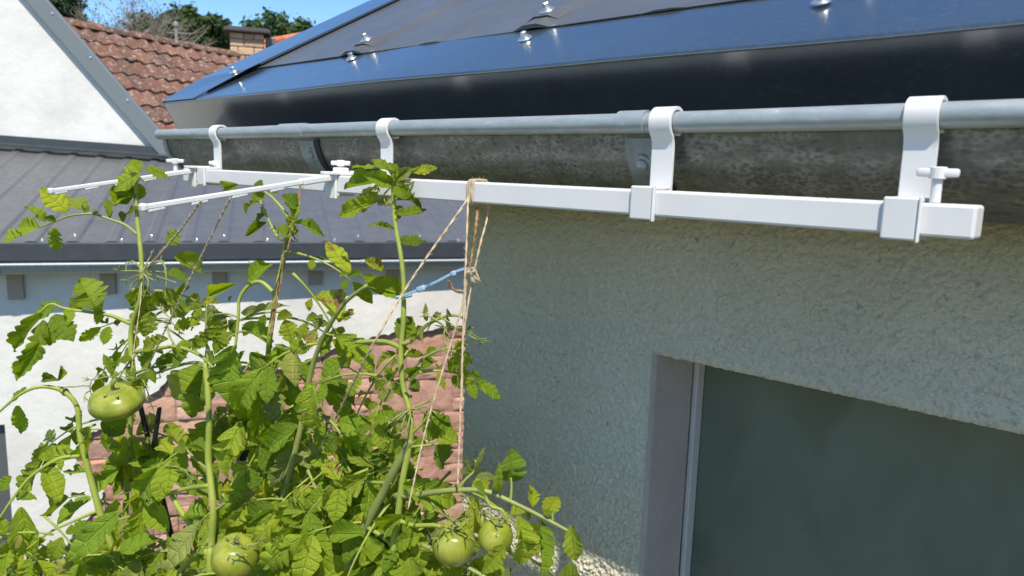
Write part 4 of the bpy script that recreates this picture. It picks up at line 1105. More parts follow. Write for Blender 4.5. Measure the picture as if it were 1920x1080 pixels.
BR_ = [
 (PA_, [(258, 440), (235, 422), (208, 412), (180, 402), (160, 401), (130, 405), (100, 416), (72, 427)], .0026, .0012, 'stem_dull'),
 (PA_, [(246, 608), (215, 594), (188, 588), (158, 584), (120, 578), (95, 570), (72, 588)], .0034, .0014, 'stem'),
 (PA_, [(225, 1060), (195, 985), (168, 890), (150, 815), (145, 765), (125, 738), (95, 726), (62, 728), (30, 745), (-10, 780)], .0062, .0016, 'stem'),
 (PA_, [(150, 855), (110, 860), (62, 890), (31, 925), (-5, 978)], .0034, .0018, 'stem'),
 (PA_, [(182, 958), (140, 976), (93, 998), (50, 1030)], .0028, .0014, 'stem'),
 (PA_, [(266, 512), (285, 495), (305, 492), (312, 520), (310, 562)], .0022, .0012, 'stem_dull'),
 (PA_, [(266, 505), (250, 490), (238, 497), (236, 512)], .0016, .0010, 'stem_dull'),
 (PA_, [(264, 520), (250, 530), (243, 540)], .0014, .0006, 'stem'),
 (PA_, [(262, 510), (300, 520), (330, 530)], .0016, .0010, 'stem_dull'),
 (PA_, [(251, 660), (290, 655), (330, 650), (373, 665), (402, 692)], .0036, .002, 'stem'),
 (PA_, [(253, 700), (280, 690), (310, 686), (350, 682)], .0026, .0018, 'stem'),
 (PA_, [(310, 600), (318, 630), (330, 650)], .0016, .0016, 'stem_dull'),
 (PB_, [(394, 910), (346, 917), (303, 932), (257, 962), (222, 975)], .0036, .0018, 'stem'),
 (PB_, [(389, 880), (368, 862), (350, 843)], .0022, .0014, 'stem_dull'),
 (PB_, [(392, 1040), (376, 1012), (346, 968), (322, 930)], .006, .0036, 'stem'),
 (PB_, [(396, 1010), (368, 1040), (335, 1072), (310, 1100)], .0044, .0036, 'stem'),
 (PB_, [(387, 684), (365, 680), (340, 684), (292, 700)], .0030, .0020, 'stem_dull'),
 (PB_, [(390, 682), (388, 655), (386, 610), (388, 570)], .0020, .0012, 'stem_dull'),
 (PB_, [(398, 960), (420, 945), (445, 925), (470, 905)], .0026, .0016, 'stem_dull'),
 (PC_, [(540, 448), (523, 447), (509, 424), (490, 381), (484, 366)], .0024, .0010, 'stem'),
 (PC_, [(516, 552), (490, 529), (467, 535), (449, 560), (447, 591), (441, 655)], .0032, .0020, 'stem'),
 (PC_, [(512, 640), (480, 625), (450, 622), (420, 640)], .0022, .0012, 'stem_dull'),
 (PC_, [(447, 595), (425, 588), (400, 590)], .0014, .0010, 'stem_dull'),
 (PC_, [(688, 535), (650, 564), (625, 598), (603, 640), (585, 690), (575, 740), (560, 820), (535, 920), (510, 1000)], .0024, .0046, 'stem_dull'),
 (PC_, [(577, 742), (592, 770), (622, 792), (640, 815)], .0026, .0016, 'stem_dull'),
 (PC_, [(500, 700), (480, 705), (492, 722)], .0020, .0014, 'stem_dull'),
 (PC_, [(610, 625), (620, 628), (640, 630)], .0016, .0012, 'stem'),
 (PC_, [(498, 740), (525, 715), (560, 690), (590, 672)], .0030, .0016, 'stem'),
 (PD_, [(772, 825), (752, 858), (735, 892), (700, 960), (672, 1015), (650, 1070), (635, 1110)], .0050, .0058, 'stem_dull'),
 (PD_, [(742, 930), (780, 928), (820, 922), (860, 919), (911, 921), (965, 944), (1004, 963), (1055, 990), (1072, 1000)], .0040, .0018, 'stem_dull'),
 (PD_, [(905, 922), (920, 948), (942, 958), (955, 985)], .0024, .0018, 'stem'),
 (PD_, [(790, 1020), (833, 1042), (888, 1070), (930, 1095)], .0030, .0022, 'stem_dull'),
 (PD_, [(688, 988), (732, 1020), (748, 1075)], .0030, .0020, 'stem'),
 (PD_, [(735, 905), (710, 905), (684, 902)], .0026, .0018, 'stem'),
 (PD_, [(752, 652), (728, 642), (702, 640), (668, 642)], .0034, .0026, 'stem'),
 (PD_, [(755, 645), (773, 638), (800, 610), (836, 593), (862, 593), (874, 604)], .0026, .0012, 'stem'),
 (PD_, [(760, 712), (790, 675), (830, 655), (865, 655)], .0020, .0012, 'stem_dull'),
 (PD_, [(770, 815), (795, 790), (805, 772)], .0020, .0012, 'stem'),
 (PD_, [(768, 838), (800, 835), (822, 832)], .0020, .0012, 'stem'),
 (PD_, [(745, 975), (775, 985), (815, 985), (838, 992)], .0030, .0022, 'stem'),
 (PD_, [(858, 920), (872, 900), (890, 882), (892, 862)], .0018, .0010, 'stem'),
 (PD_, [(760, 775), (748, 785), (738, 790)], .0014, .0010, 'stem'),
 (PD_, [(957, 940), (959, 915), (958, 896)], .0016, .0011, 'stem'),
 (PD_, [(1036, 980), (1036, 968), (1032, 955)], .0014, .0009, 'stem'),
]
for pl, pts, r0, r1, mt_ in BR_: stem(pl, 'branch', pts, r0, r1, mt_, hair=1000)

# --- leaves placed one by one: plant, base px, tip px, width px, material, depth offset
L_ = 'leaf'; K_ = 'leaf_dark'; I_ = 'leaf_ill'; W_ = 'leaf_pale'; Y_ = 'leaf_yellow'
LV = [
 (PA_, 127, 397, 82, 353, 30, Y_), (PA_, 157, 392, 122, 359, 34, K_), (PA_, 85, 415, 56, 386, 19, L_), (PA_, 104, 416, 85, 407, 10, K_),
 (PA_, 74, 426, 38, 424, 28, L_), (PA_, 50, 437, 8, 452, 30, Y_), (PA_, 101, 426, 100, 473, 20, L_), (PA_, 206, 409, 201, 373, 11, L_), (PA_, 229, 418, 228, 396, 9, W_), (PA_, 182, 403, 172, 390, 10, W_), (PA_, 160, 402, 160, 384, 10, L_),
 (PA_, 262, 310, 212, 342, 36, L_), (PA_, 272, 312, 312, 328, 17, Y_), (PA_, 262, 326, 207, 352, 24, L_), (PA_, 256, 352, 216, 376, 30, K_), (PA_, 252, 368, 210, 378, 20, L_), (PA_, 262, 322, 248, 301, 20, L_), (PA_, 262, 345, 256, 372, 22, Y_), (PA_, 258, 388, 234, 402, 14, K_), (PA_, 262, 392, 290, 388, 14, L_),
 (PA_, 178, 578, 146, 514, 62, K_), (PA_, 186, 586, 160, 528, 34, L_), (PA_, 176, 580, 192, 608, 28, L_), (PA_, 150, 582, 132, 558, 26, K_),
 (PA_, 112, 566, 52, 600, 32, L_), (PA_, 80, 588, 10, 664, 22, K_), (PA_, 82, 600, 40, 690, 36, K_), (PA_, 98, 592, 140, 640, 46, K_), (PA_, 75, 640, 30, 712, 30, L_), (PA_, 118, 578, 130, 610, 22, L_), (PA_, 105, 600, 90, 650, 34, L_),
 (PA_, 228, 602, 216, 608, 10, K_),
 (PA_, 272, 535, 268, 640, 46, K_), (PA_, 264, 540, 243, 580, 24, K_), (PA_, 318, 460, 331, 430, 30, L_), (PA_, 328, 480, 388, 514, 36, K_), (PA_, 314, 515, 352, 525, 22, K_), (PA_, 312, 540, 328, 572, 24, K_), (PA_, 296, 545, 300, 590, 34, K_), (PA_, 284, 585, 270, 635, 34, L_),
 (PA_, 326, 615, 375, 604, 30, L_), (PA_, 372, 598, 430, 588, 22, W_), (PA_, 315, 636, 258, 654, 28, K_), (PA_, 345, 650, 376, 640, 18, L_), (PA_, 380, 638, 412, 624, 22, K_), (PB_, 432, 622, 403, 658, 24, K_), (PA_, 320, 590, 352, 570, 28, K_), (PA_, 340, 585, 330, 555, 22, K_), (PA_, 355, 580, 385, 560, 18, K_),
 (PA_, 212, 702, 199, 664, 18, L_), (PA_, 226, 674, 248, 672, 20, K_), (PA_, 300, 690, 345, 668, 26, K_), (PA_, 330, 655, 362, 640, 24, L_), (PA_, 290, 660, 262, 690, 30, K_), (PA_, 350, 668, 320, 690, 26, K_),
 (PC_, 443, 533, 378, 556, 22, L_), (PC_, 468, 527, 514, 488, 32, L_), (PC_, 436, 556, 424, 564, 9, L_), (PC_, 468, 530, 455, 518, 12, Y_), (PC_, 455, 612, 518, 650, 32, L_), (PC_, 440, 648, 424, 760, 66, L_, -.03), (PC_, 455, 590, 534, 564, 22, W_), (PC_, 492, 722, 477, 832, 46, Y_, -.04), (PC_, 445, 600, 425, 625, 16, K_),
 (PB_, 382, 690, 348, 800, 58, K_), (PB_, 378, 685, 335, 740, 36, L_), (PB_, 400, 690, 415, 740, 24, K_),
 (PA_, 33, 760, 40, 830, 26, L_), (PA_, 50, 726, -2, 758, 20, K_), (PA_, 60, 660, 28, 716, 26, L_), (PA_, 108, 714, 72, 704, 18, K_), (PA_, 107, 714, 118, 682, 15, K_), (PA_, 110, 728, 131, 739, 13, K_), (PA_, 85, 880, 116, 942, 36, L_), (PA_, 40, 950, 60, 1054, 46, L_), (PA_, 22, 893, -4, 922, 26, L_), (PA_, 0, 990, -30, 1000, 26, L_), (PA_, 12, 1000, -8, 970, 24, Y_), (PA_, 148, 858, 68, 856, 32, L_), (PA_, 160, 885, 108, 878, 24, L_), (PA_, 98, 870, 88, 848, 14, L_), (PA_, 30, 930, 62, 932, 20, L_),
 (PA_, 222, 880, 152, 922, 32, L_), (PA_, 228, 840, 181, 820, 19, Y_), (PB_, 262, 875, 328, 882, 38, L_), (PB_, 265, 875, 234, 849, 16, L_), (PB_, 260, 880, 300, 910, 40, K_), (PB_, 222, 960, 116, 1060, 46, L_, -.06), (PB_, 226, 1036, 305, 996, 40, L_, -.04), (PA_, 168, 800, 152, 840, 30, K_), (PA_, 190, 790, 240, 815, 40, K_), (PA_, 172, 820, 150, 870, 24, L_),
 (PC_, 446, 800, 406, 908, 52, L_, -.05), (PC_, 450, 790, 432, 880, 34, K_, -.04), (PC_, 560, 800, 488, 846, 42, L_, -.04), (PB_, 345, 850, 325, 818, 26, K_), (PB_, 383, 846, 350, 830, 27, L_),
 (PC_, 500, 968, 438, 986, 20, L_, -.03), (PC_, 525, 974, 463, 1018, 26, L_, -.05), (PC_, 572, 982, 503, 1034, 30, L_, -.06), (PB_, 408, 942, 450, 950, 18, W_),
 (PC_, 585, 722, 573, 840, 56, L_, -.03), (PC_, 545, 785, 492, 846, 30, L_, -.03), (PC_, 605, 702, 680, 758, 44, K_), (PC_, 600, 712, 668, 790, 40, L_, .02), (PC_, 627, 628, 704, 702, 52, Y_, -.03), (PC_, 645, 672, 598, 704, 34, L_), (PC_, 640, 800, 688, 880, 46, L_), (PC_, 635, 790, 692, 806, 36, L_), (PC_, 635, 812, 606, 850, 34, K_),
 (PD_, 685, 900, 580, 935, 46, Y_, .04), (PD_, 684, 905, 556, 950, 40, L_, .06), (PD_, 756, 906, 884, 954, 56, Y_, -.03), (PD_, 758, 968, 702, 996, 36, L_), (PD_, 760, 966, 784, 994, 26, L_), (PD_, 800, 832, 760, 850, 46, L_), (PD_, 800, 770, 828, 828, 52, L_), (PD_, 806, 772, 858, 812, 36, L_), (PD_, 820, 832, 848, 888, 52, K_), (PD_, 822, 820, 862, 830, 36, L_), (PD_, 786, 1004, 733, 1022, 34, Y_), (PD_, 720, 1030, 666, 1058, 28, L_), (PD_, 600, 1000, 640, 1084, 58, L_, .02), (PD_, 770, 1045, 776, 1092, 32, L_), (PD_, 745, 1030, 715, 1075, 30, L_),
 (PD_, 958, 902, 955, 852, 54, L_), (PD_, 934, 922, 932, 884, 18, Y_), (PD_, 998, 950, 998, 896, 27, Y_), (PD_, 1022, 966, 1046, 924, 32, L_), (PD_, 1030, 966, 1020, 944, 20, Y_), (PD_, 896, 934, 901, 1014, 34, Y_, -.02), (PD_, 970, 968, 1002, 1078, 46, L_, -.02), (PD_, 1012, 974, 1020, 1086, 40, L_), (PD_, 1072, 984, 1076, 1070, 34, L_), (PD_, 830, 990, 827, 1038, 26, Y_, -.03), (PD_, 946, 1024, 903, 1078, 34, K_, -.05), (PD_, 956, 1064, 942, 1086, 16, W_), (PD_, 985, 955, 995, 975, 18, Y_),
 (PD_, 892, 890, 868, 858, 14, W_), (PD_, 893, 880, 906, 842, 12, W_), (PD_, 893, 892, 928, 890, 16, W_), (PD_, 886, 888, 858, 886, 12, W_), (PD_, 890, 905, 908, 915, 14, L_),
 (PD_, 727, 318, 663, 298, 18, L_), (PD_, 727, 338, 648, 347, 24, K_), (PD_, 717, 345, 657, 364, 24, L_), (PD_, 707, 360, 664, 386, 26, I_), (PD_, 712, 376, 638, 400, 24, Y_), (PD_, 770, 321, 816, 315, 14, I_), (PD_, 742, 335, 772, 318, 16, W_), (PD_, 740, 365, 768, 352, 24, K_), (PD_, 744, 375, 794, 372, 12, K_), (PD_, 740, 400, 794, 392, 16, K_), (PD_, 740, 430, 688, 415, 11, K_), (PD_, 749, 450, 790, 452, 22, K_), (PD_, 734, 382, 703, 366, 18, W_), (PD_, 738, 340, 730, 305, 16, L_), (PD_, 740, 350, 752, 320, 20, L_), (PD_, 744, 385, 750, 408, 20, K_), (PD_, 736, 345, 690, 330, 22, L_), (PD_, 735, 318, 700, 300, 14, L_), (PD_, 746, 345, 758, 372, 22, L_),
 (PC_, 656, 512, 606, 436, 34, I_), (PC_, 716, 510, 684, 480, 24, I_), (PC_, 688, 535, 778, 550, 38, Y_), (PC_, 635, 605, 597, 536, 46, I_), (PC_, 645, 600, 662, 566, 22, I_), (PC_, 690, 530, 700, 515, 12, L_), (PC_, 650, 515, 636, 518, 9, L_),
 (PD_, 748, 636, 774, 583, 40, K_), (PD_, 752, 640, 752, 672, 24, K_), (PC_, 548, 640, 534, 598, 36, L_), (PC_, 560, 640, 575, 605, 26, L_), (PC_, 520, 600, 550, 585, 20, K_), (PC_, 552, 418, 602, 425, 14, L_), (PC_, 500, 418, 462, 438, 11, K_), (PC_, 498, 402, 464, 419, 11, K_), (PC_, 486, 378, 451, 388, 7, K_), (PC_, 556, 388, 534, 368, 22, L_), (PC_, 535, 372, 553, 402, 22, L_), (PC_, 545, 435, 547, 403, 18, K_), (PC_, 538, 440, 522, 428, 20, L_), (PC_, 540, 438, 556, 428, 18, L_), (PC_, 446, 346, 394, 360, 22, K_), (PC_, 492, 360, 477, 374, 22, K_), (PC_, 494, 356, 480, 346, 18, L_), (PC_, 510, 362, 520, 352, 12, K_), (PC_, 500, 396, 488, 402, 14, K_),
 (PD_, 858, 655, 874, 706, 30, L_), (PD_, 860, 662, 888, 682, 22, K_), (PD_, 850, 656, 878, 638, 18, L_), (PD_, 862, 690, 872, 734, 34, L_), (PD_, 856, 670, 838, 700, 26, Y_), (PD_, 742, 662, 698, 682, 22, K_), (PD_, 746, 680, 712, 692, 32, L_), (PD_, 760, 668, 794, 664, 22, K_), (PD_, 790, 692, 824, 672, 22, L_), (PD_, 765, 702, 788, 690, 22, K_), (PD_, 746, 696, 720, 716, 14, L_), (PD_, 800, 668, 820, 646, 18, L_), (PD_, 738, 736, 706, 746, 28, W_), (PD_, 750, 770, 744, 814, 28, W_), (PD_, 738, 782, 698, 786, 26, L_), (PD_, 760, 775, 770, 800, 22, W_), (PD_, 690, 790, 720, 770, 20, Y_), (PD_, 755, 745, 775, 740, 14, L_), (PD_, 752, 720, 738, 712, 14, L_), (PD_, 770, 712, 785, 735, 24, K_),
 (PD_, 800, 602, 795, 570, 10, W_), (PD_, 808, 604, 830, 575, 12, W_), (PD_, 776, 640, 792, 606, 14, L_), (PD_, 795, 612, 790, 640, 10, W_), (PD_, 838, 595, 842, 622, 10, W_), (PD_, 845, 593, 838, 578, 8, W_),
 (PC_, 590, 672, 560, 715, 40, L_), (PC_, 560, 690, 520, 740, 40, K_), (PC_, 540, 700, 540, 790, 44, K_), (PC_, 620, 660, 600, 628, 28, L_), (PC_, 575, 660, 545, 640, 26, L_), (PC_, 525, 660, 500, 690, 26, Y_), (PC_, 520, 650, 545, 690, 34, L_), (PC_, 470, 660, 500, 690, 30, K_),
]
rndL = random.Random(42)
for row in LV:
    pl, bx, by, tx, ty, w, mt_ = row[:7]; off = row[7] if len(row) > 7 else 0.0
    off += rndL.uniform(-.02, .02)
    d0 = D(bx, off); d1 = D(bx, off) + rndL.uniform(-.025, .03)
    ww = w*1.5*d0/FPX
    if by < 455: tx, ty, ww = bx + (tx-bx)*1.18, by + (ty-by)*1.18, ww*1.3
    put_leaf(pl, at(bx, by, d0), at(tx, ty, d1), ww, mt_, None, None, rndL)

# --- compound leaves filling the thick of the plants
def compound(pl, bx, by, d, ang, L, rnd, mts, n=3, size=.06):
    p = at(bx, by, d); a = math.radians(ang)
    dirv = (CR*math.cos(a) + CU*math.sin(a) - CF*rnd.uniform(-.35, .5)).normalized()
    pts = []; q = p; dv = dirv
    for i in range(7):
        pts.append(q); dv = (dv + Vector((0, 0, -.13))).normalized(); q = q + dv*L/6
    mb = MB(); mb.tube(pts, [.0021 - .0012*i/6 for i in range(7)], 6); hairy(mb, pts, .0014, 700, rnd)
    st = mb.build('leaf_stalk', MT['stem'], pl, True)
    end = pts[-1]; tdir = (pts[-1]-pts[-2]).normalized()
    put_leaf(st, end, end + (tdir + Vector((0, 0, -.25))).normalized()*min(.088, size*rnd.uniform(1.1, 1.4)), size*rnd.uniform(.66, .84), rnd.choice(mts), None, None, rnd)
    for k in range(n):
        f = .38 + .5*k/max(1, n-1); i = int(f*6); b_ = pts[i].lerp(pts[min(6, i+1)], f*6-i)
        t = (pts[min(6, i+1)]-pts[i]).normalized()
        nn = (S + Vector((0, 0, .5)) - CF*.5).normalized(); sd_ = t.cross(nn).normalized()
        for sg in (-1, 1):
            dv2 = (sd_*sg + t*rnd.uniform(.25, .7) + Vector((0, 0, rnd.uniform(-.55, .1)))).normalized()
            s_ = size*rnd.uniform(.65, 1.1)*(.75+.25*f)
            put_leaf(st, b_ + dv2*.004, b_ + dv2*s_, s_*rnd.uniform(.58, .8), rnd.choice(mts), None, None, rnd)
rF = random.Random(77)
FILL = []
def fillzone(pl, x0, x1, y0, y1, n, doff, mts, size=(.058, .08)):
    for i in range(n):
        bx = rF.uniform(x0, x1); by = rF.uniform(y0, y1)
        compound(pl, bx, by, D(bx, doff + rF.uniform(-.05, .07)), rF.choice([rF.uniform(-60, 30), rF.uniform(150, 240)]), rF.uniform(.07, .13), rF, mts, rF.choice([2, 3]), rF.uniform(*size))
MX = ['leaf', 'leaf', 'leaf', 'leaf_dark', 'leaf_yellow', 'leaf_yellow', 'leaf_pale', 'leaf_ill']; MD = ['leaf_dark', 'leaf', 'leaf']
fillzone(PA_, -20, 130, 960, 1090, 5, .02, MX, (.05, .07))
fillzone(PA_, 40, 300, 1010, 1110, 10, .03, MX)
fillzone(PA_, 150, 330, 930, 1040, 6, .08, MD)
fillzone(PB_, 270, 470, 930, 1110, 13, .05, MX)
fillzone(PB_, 310, 450, 880, 980, 4, .12, MD)
fillzone(PC_, 440, 660, 860, 1100, 18, .06, MX)
fillzone(PC_, 440, 640, 640, 860, 11, .10, MD)
fillzone(PD_, 640, 860, 920, 1100, 14, .05, MX)
fillzone(PD_, 700, 850, 800, 930, 3, .10, MD)
fillzone(PD_, 880, 1000, 1040, 1110, 2, .02, MX)
fillzone(PA_, 170, 290, 780, 860, 3, .06, MD)
fillzone(PC_, 505, 550, 470, 640, 5, .03, MX, (.03, .045))
fillzone(PA_, 245, 290, 540, 660, 4, .03, MX, (.03, .05))
fillzone(PD_, 735, 775, 600, 760, 4, .03, MX, (.03, .04))
fillzone(PA_, 300, 420, 560, 650, 4, .05, MD, (.03, .045))
fillzone(PC_, 450, 690, 640, 900, 9, .05, MX, (.06, .085))
fillzone(PA_, 150, 250, 800, 960, 3, .05, MX)
fillzone(PD_, 660, 850, 860, 960, 4, .05, MX, (.055, .075))
fillzone(PB_, 280, 400, 780, 930, 3, .06, MX)

# --- tomatoes
def tomato(pl, px, py, wpx, hpx, off, tilt, ribs, seed):
    rnd = random.Random(seed); d = D(px, off); r = wpx/2*d/FPX; hz = hpx/wpx
    n, m_ = 40, 22; vs = []; fs = []
    for j in range(m_+1):
        th_ = math.pi*j/m_
        for i in range(n):
            ph = 2*math.pi*i/n
            rr = math.sin(th_); k = 1 + ribs*(.55*math.sin(ph*5+seed)+.45*math.cos(ph*3+seed*2))*max(0, math.cos(th_))**.6*rr
            top = -.22*math.exp(-(th_/.33)**2)
            vs.append((r*rr**.92*k*math.cos(ph), r*rr**.92*k*math.sin(ph), r*hz*(math.cos(th_)+top)))
    for j in range(m_):
        for i in range(n): i2 = (i+1) % n; fs.append((j*n+i, (j+1)*n+i, (j+1)*n+i2, j*n+i2))
    mb = MB(); mb.add(vs, fs)
    m = Matrix.Translation(at(px, py, d)) @ Matrix.Rotation(tilt[0], 4, CF) @ Matrix.Rotation(tilt[1], 4, CR)
    o = link('tomato', mb.mesh('tomato', MT['tomato'], True), pl, m)
    cb_ = MB(); z0 = r*hz*.80
    for k in range(6):
        a = k*1.047+rnd.uniform(-.25, .25); u = Vector((math.cos(a), math.sin(a), 0)); w = Vector((-u.y, u.x, 0)); L = r*rnd.uniform(.55, .85); curl = rnd.uniform(.2, .8)
        pts = [Vector((0, 0, z0)) + u*(L*t) + Vector((0, 0, r*(.10*t - .35*t*t + curl*.5*t**3))) for t in (0, .25, .5, .75, 1)]
        wd = [.05, .13, .12, .07, .01]
        v = []
        for p, q in zip(pts, wd): v += [p - w*r*q, p + Vector((0, 0, r*.03)), p + w*r*q]
        cb_.add(v, [(3*i+e, 3*i+e+1, 3*i+e+4, 3*i+e+3) for i in range(4) for e in (0, 1)])
    cb_.tube([Vector((0, 0, z0-.002)), Vector((r*.05, 0, z0+r*.25)), Vector((r*.22, r*.1, z0+r*.5))], [r*.085, r*.07, r*.075], 8)
    link('calyx', cb_.mesh('calyx', MT['stem_dull'], True), o, m); return o
tomato(PA_, 219, 752, 99, 60, -.05, (-.08, .28), .10, 1)
tomato(PC_, 441, 1044, 86, 86, -.06, (.1, .35), .05, 2)
tomato(PD_, 851, 1020, 82, 80, -.01, (.05, .3), .05, 3)
tomato(PD_, 929, 1007, 66, 64, -.01, (.15, .3), .07, 4)
tomato(PB_, 326, 876, 15, 15, 0, (0, .3), .02, 5)
tomato(PC_, 521, 1058, 34, 34, .02, (0, .3), .03, 6)
tomato(PD_, 665, 1066, 38, 34, .03, (0, .3), .03, 7)
# flower trusses: thin curled sprigs near the oblong tomato and at nodes
def sprig(pl, px, py, d, n, L, seed):
    rnd = random.Random(seed); mb = MB(); p = at(px, py, d)
    for i in range(n):
        a = rnd.uniform(0, 6.28); dv = (CR*math.cos(a) + CU*math.sin(a)*.7 - CF*rnd.uniform(-.4, .6)).normalized(); pts = [p]
        for k in range(4): dv = (dv + Vector((rnd.gauss(0, .25), rnd.gauss(0, .25), rnd.gauss(-.12, .25)))).normalized(); pts.append(pts[-1] + dv*L*rnd.uniform(.15, .3))
        mb.tube(pts, [.0011, .001, .0009, .0013, .0005], 5)
        for k in range(3):
            e = (dv + Vector((rnd.gauss(0, .6), rnd.gauss(0, .6), rnd.gauss(0, .6)))).normalized(); mb.tube([pts[-1], pts[-1]+e*.006, pts[-1]+e*.011], [.0009, .0008, .0002], 4)
        hairy(mb, pts, .001, 900, rnd)
    mb.build('flower_truss', MT['stem_dull'], pl, True)
sprig(PA_, 258, 712, D(250, -.04), 9, .05, 1); sprig(PA_, 215, 706, D(215, -.04), 5, .045, 2); sprig(PA_, 268, 512, D(262, -.02), 10, .04, 3)
sprig(PA_, 168, 724, D(180, -.03), 4, .035, 4); sprig(PD_, 768, 768, D(768, -.01), 7, .03, 5); sprig(PD_, 835, 615, D(835), 5, .03, 6); sprig(PD_, 862, 620, D(860), 4, .03, 7)
sprig(PC_, 640, 690, D(640), 5, .03, 8); sprig(PD_, 905, 965, D(905, -.01), 5, .03, 9); sprig(PB_, 345, 880, D(345), 5, .03, 10); sprig(PC_, 540, 425, D(540), 5, .02, 11); sprig(PD_, 738, 345, D(738), 6, .022, 12)
sprig(PC_, 460, 1030, D(450, -.1), 3, .03, 13); sprig(PD_, 850, 980, D(850, -.03), 5, .03, 14); sprig(PC_, 610, 780, D(610), 5, .03, 15); sprig(PA_, 320, 600, D(320), 5, .03, 16)

# ================================================================ twine, strap, stakes
def twine(label, pts, r=.0013, mt_='jute', fuzz=900, group=None, sag=0.0, coils=None):
    r *= .74
    C = catmull(pts, 10) if len(pts) > 2 else [pts[0].lerp(pts[1], i/20) - Vector((0, 0, sag*math.sin(math.pi*i/20))) for i in range(21)]
    # resample
    Q = [C[0]]; step = .004
    for a, b_ in zip(C, C[1:]):
        L = (b_-a).length; k = max(1, int(L/step))
        for i in range(1, k+1): Q.append(a.lerp(b_, i/k))
    rnd = random.Random(len(Q)); mb = MB(); tot = 0
    t0 = (Q[1]-Q[0]).normalized(); u = t0.orthogonal().normalized(); A = []; B_ = []
    for i, p in enumerate(Q):
        t = (Q[min(i+1, len(Q)-1)]-Q[max(0, i-1)]).normalized(); u = (u - t*u.dot(t)).normalized(); w = t.cross(u)
        ph = i*1.15; o = (u*math.cos(ph)+w*math.sin(ph))*r*.62; A.append(p+o); B_.append(p-o)
    mb.tube(A, [r*.78*(1+.18*noise.noise(p*180)) for p in A], 5); mb.tube(B_, [r*.78*(1+.18*noise.noise(p*180+Vector((3, 3, 3)))) for p in B_], 5)
    for i in range(len(Q)-1):
        for k in range(max(0, int(fuzz*(Q[i+1]-Q[i]).length + rnd.random()))):
            p = Q[i].lerp(Q[i+1], rnd.random()); dv = Vector((rnd.gauss(0, 1), rnd.gauss(0, 1), rnd.gauss(0, 1))).normalized(); e = p + dv*(r+rnd.uniform(.001, .0045)); m1 = p.lerp(e, .5) + Vector((rnd.gauss(0, .0006), rnd.gauss(0, .0006), rnd.gauss(0, .0006))); w = dv.orthogonal().normalized()*.00013
            mb.add([p-w, p+w, m1+w, m1-w, e], [(0, 1, 2, 3), (3, 2, 4)])
    o = mb.build('twine', MT[mt_], None, True); tag(o, label, 'twine', group)
    return o
TG_ = 'jute twines holding up the tomato plants'
twine('shorter twine from the lower arm down to the knotted left plant', [at(378, 376, .885), at(340, 428, .97), at(305, 470, 1.1), at(276, 502, 1.22)], .0016, 'jute', 900, TG_)
twine('long straight twine slanting from the lower arm down to the oblong tomato', [at(432, 371, .90), at(334, 568, 1.05), at(276, 690, 1.20), at(250, 745, 1.22)], .0014, 'jute', 700, TG_)
twine('pale thin twine running down along the stem of the left plant', [at(266, 500, 1.23), at(264, 560, 1.225), at(253, 640, 1.22), at(246, 700, 1.22)], .0010, 'jute', 500, TG_)
twine('left strand of the brown double twine along the curling plant', [at(566, 338, 1.075), at(556, 385, 1.06), at(541, 432, 1.05), at(520, 540, 1.05), at(505, 630, 1.05)], .0013, 'jute_dark', 800, TG_)
twine('right strand of the brown double twine along the curling plant', [at(562, 338, 1.07), at(561, 390, 1.06), at(548, 432, 1.045), at(528, 520, 1.045), at(509, 628, 1.05)], .0011, 'jute_dark', 800, TG_)
d0 = atY(880, 372, .575).dot(CF)
twine('long twine slanting from the rail above the wall corner down left through the leaves', [atY(884, 348, .600) + Vector((0, 0, .0015)), atY(876, 374, .584), at(770, 527, d0), at(690, 664, d0), at(627, 788, D(627, .03)), at(545, 948, D(545, .03)), at(480, 1085, D(480, .03))], .0015, 'jute', 700, TG_)
twine('twine dropping straight from the rail in front of the wall corner', [atY(882, 350, .600) + Vector((0, 0, .0015)), atY(878, 372, .584), at(874, 480, d0), at(870, 560, d0), at(866, 700, d0), at(858, 912, d0)], .0014, 'jute', 900, TG_)
twine('slanting twine right of the knot, meeting the vertical one below the blue strap', [atY(908, 350, .6125) + Vector((0, 0, .002)), atY(916, 393, .600), at(900, 460, d0), at(883, 540, d0), at(868, 640, d0), at(866, 760, d0)], .0013, 'jute', 900, TG_)
twine('thin twine from the blue strap down left in front of the sandstone wall', [at(880, 505, d0), at(866, 575, d0), at(849, 632, d0), at(800, 798, d0), at(765, 955, d0)], .0012, 'jute', 600, TG_)
twine('thick frayed brown twine strand beside the wall corner above the blue strap', [atY(896, 388, .600), at(893, 420, d0-.005), at(886, 470, d0-.005), at(878, 520, d0-.005)], .0017, 'jute_dark', 2600, TG_)
# knot round the rail, and the frayed ends
cx = atY(884, 360, .59).x
loop = [];
for k in range(34):
    a = k/33*2*math.pi*2.6; y = (BYa+BYb)/2 + .0142*math.copysign(abs(math.cos(a))**.55, math.cos(a)); z = (BZa+BZb)/2 + .0142*math.copysign(abs(math.sin(a))**.55, math.sin(a))
    loop.append(Vector((cx + .010*k/33 - .004, y, z)))
twine('twine wound round the white rail near the wall corner', loop, .0012, 'jute', 1500, TG_)
kn = at(884, 508, d0-.006); rk = random.Random(4)
twine('small tangled twine knot at the right end of the blue strap', [kn + Vector((rk.gauss(0, .004), rk.gauss(0, .004), rk.gauss(0, .006))) for _ in range(9)], .0009, 'jute', 3000, TG_)
twine('loose curled twine end sticking out below the blue strap', [at(868, 548, d0), at(856, 546, d0-.01), at(846, 538, d0-.01), at(842, 526, d0-.015)], .0017, 'jute_dark', 3500, TG_)
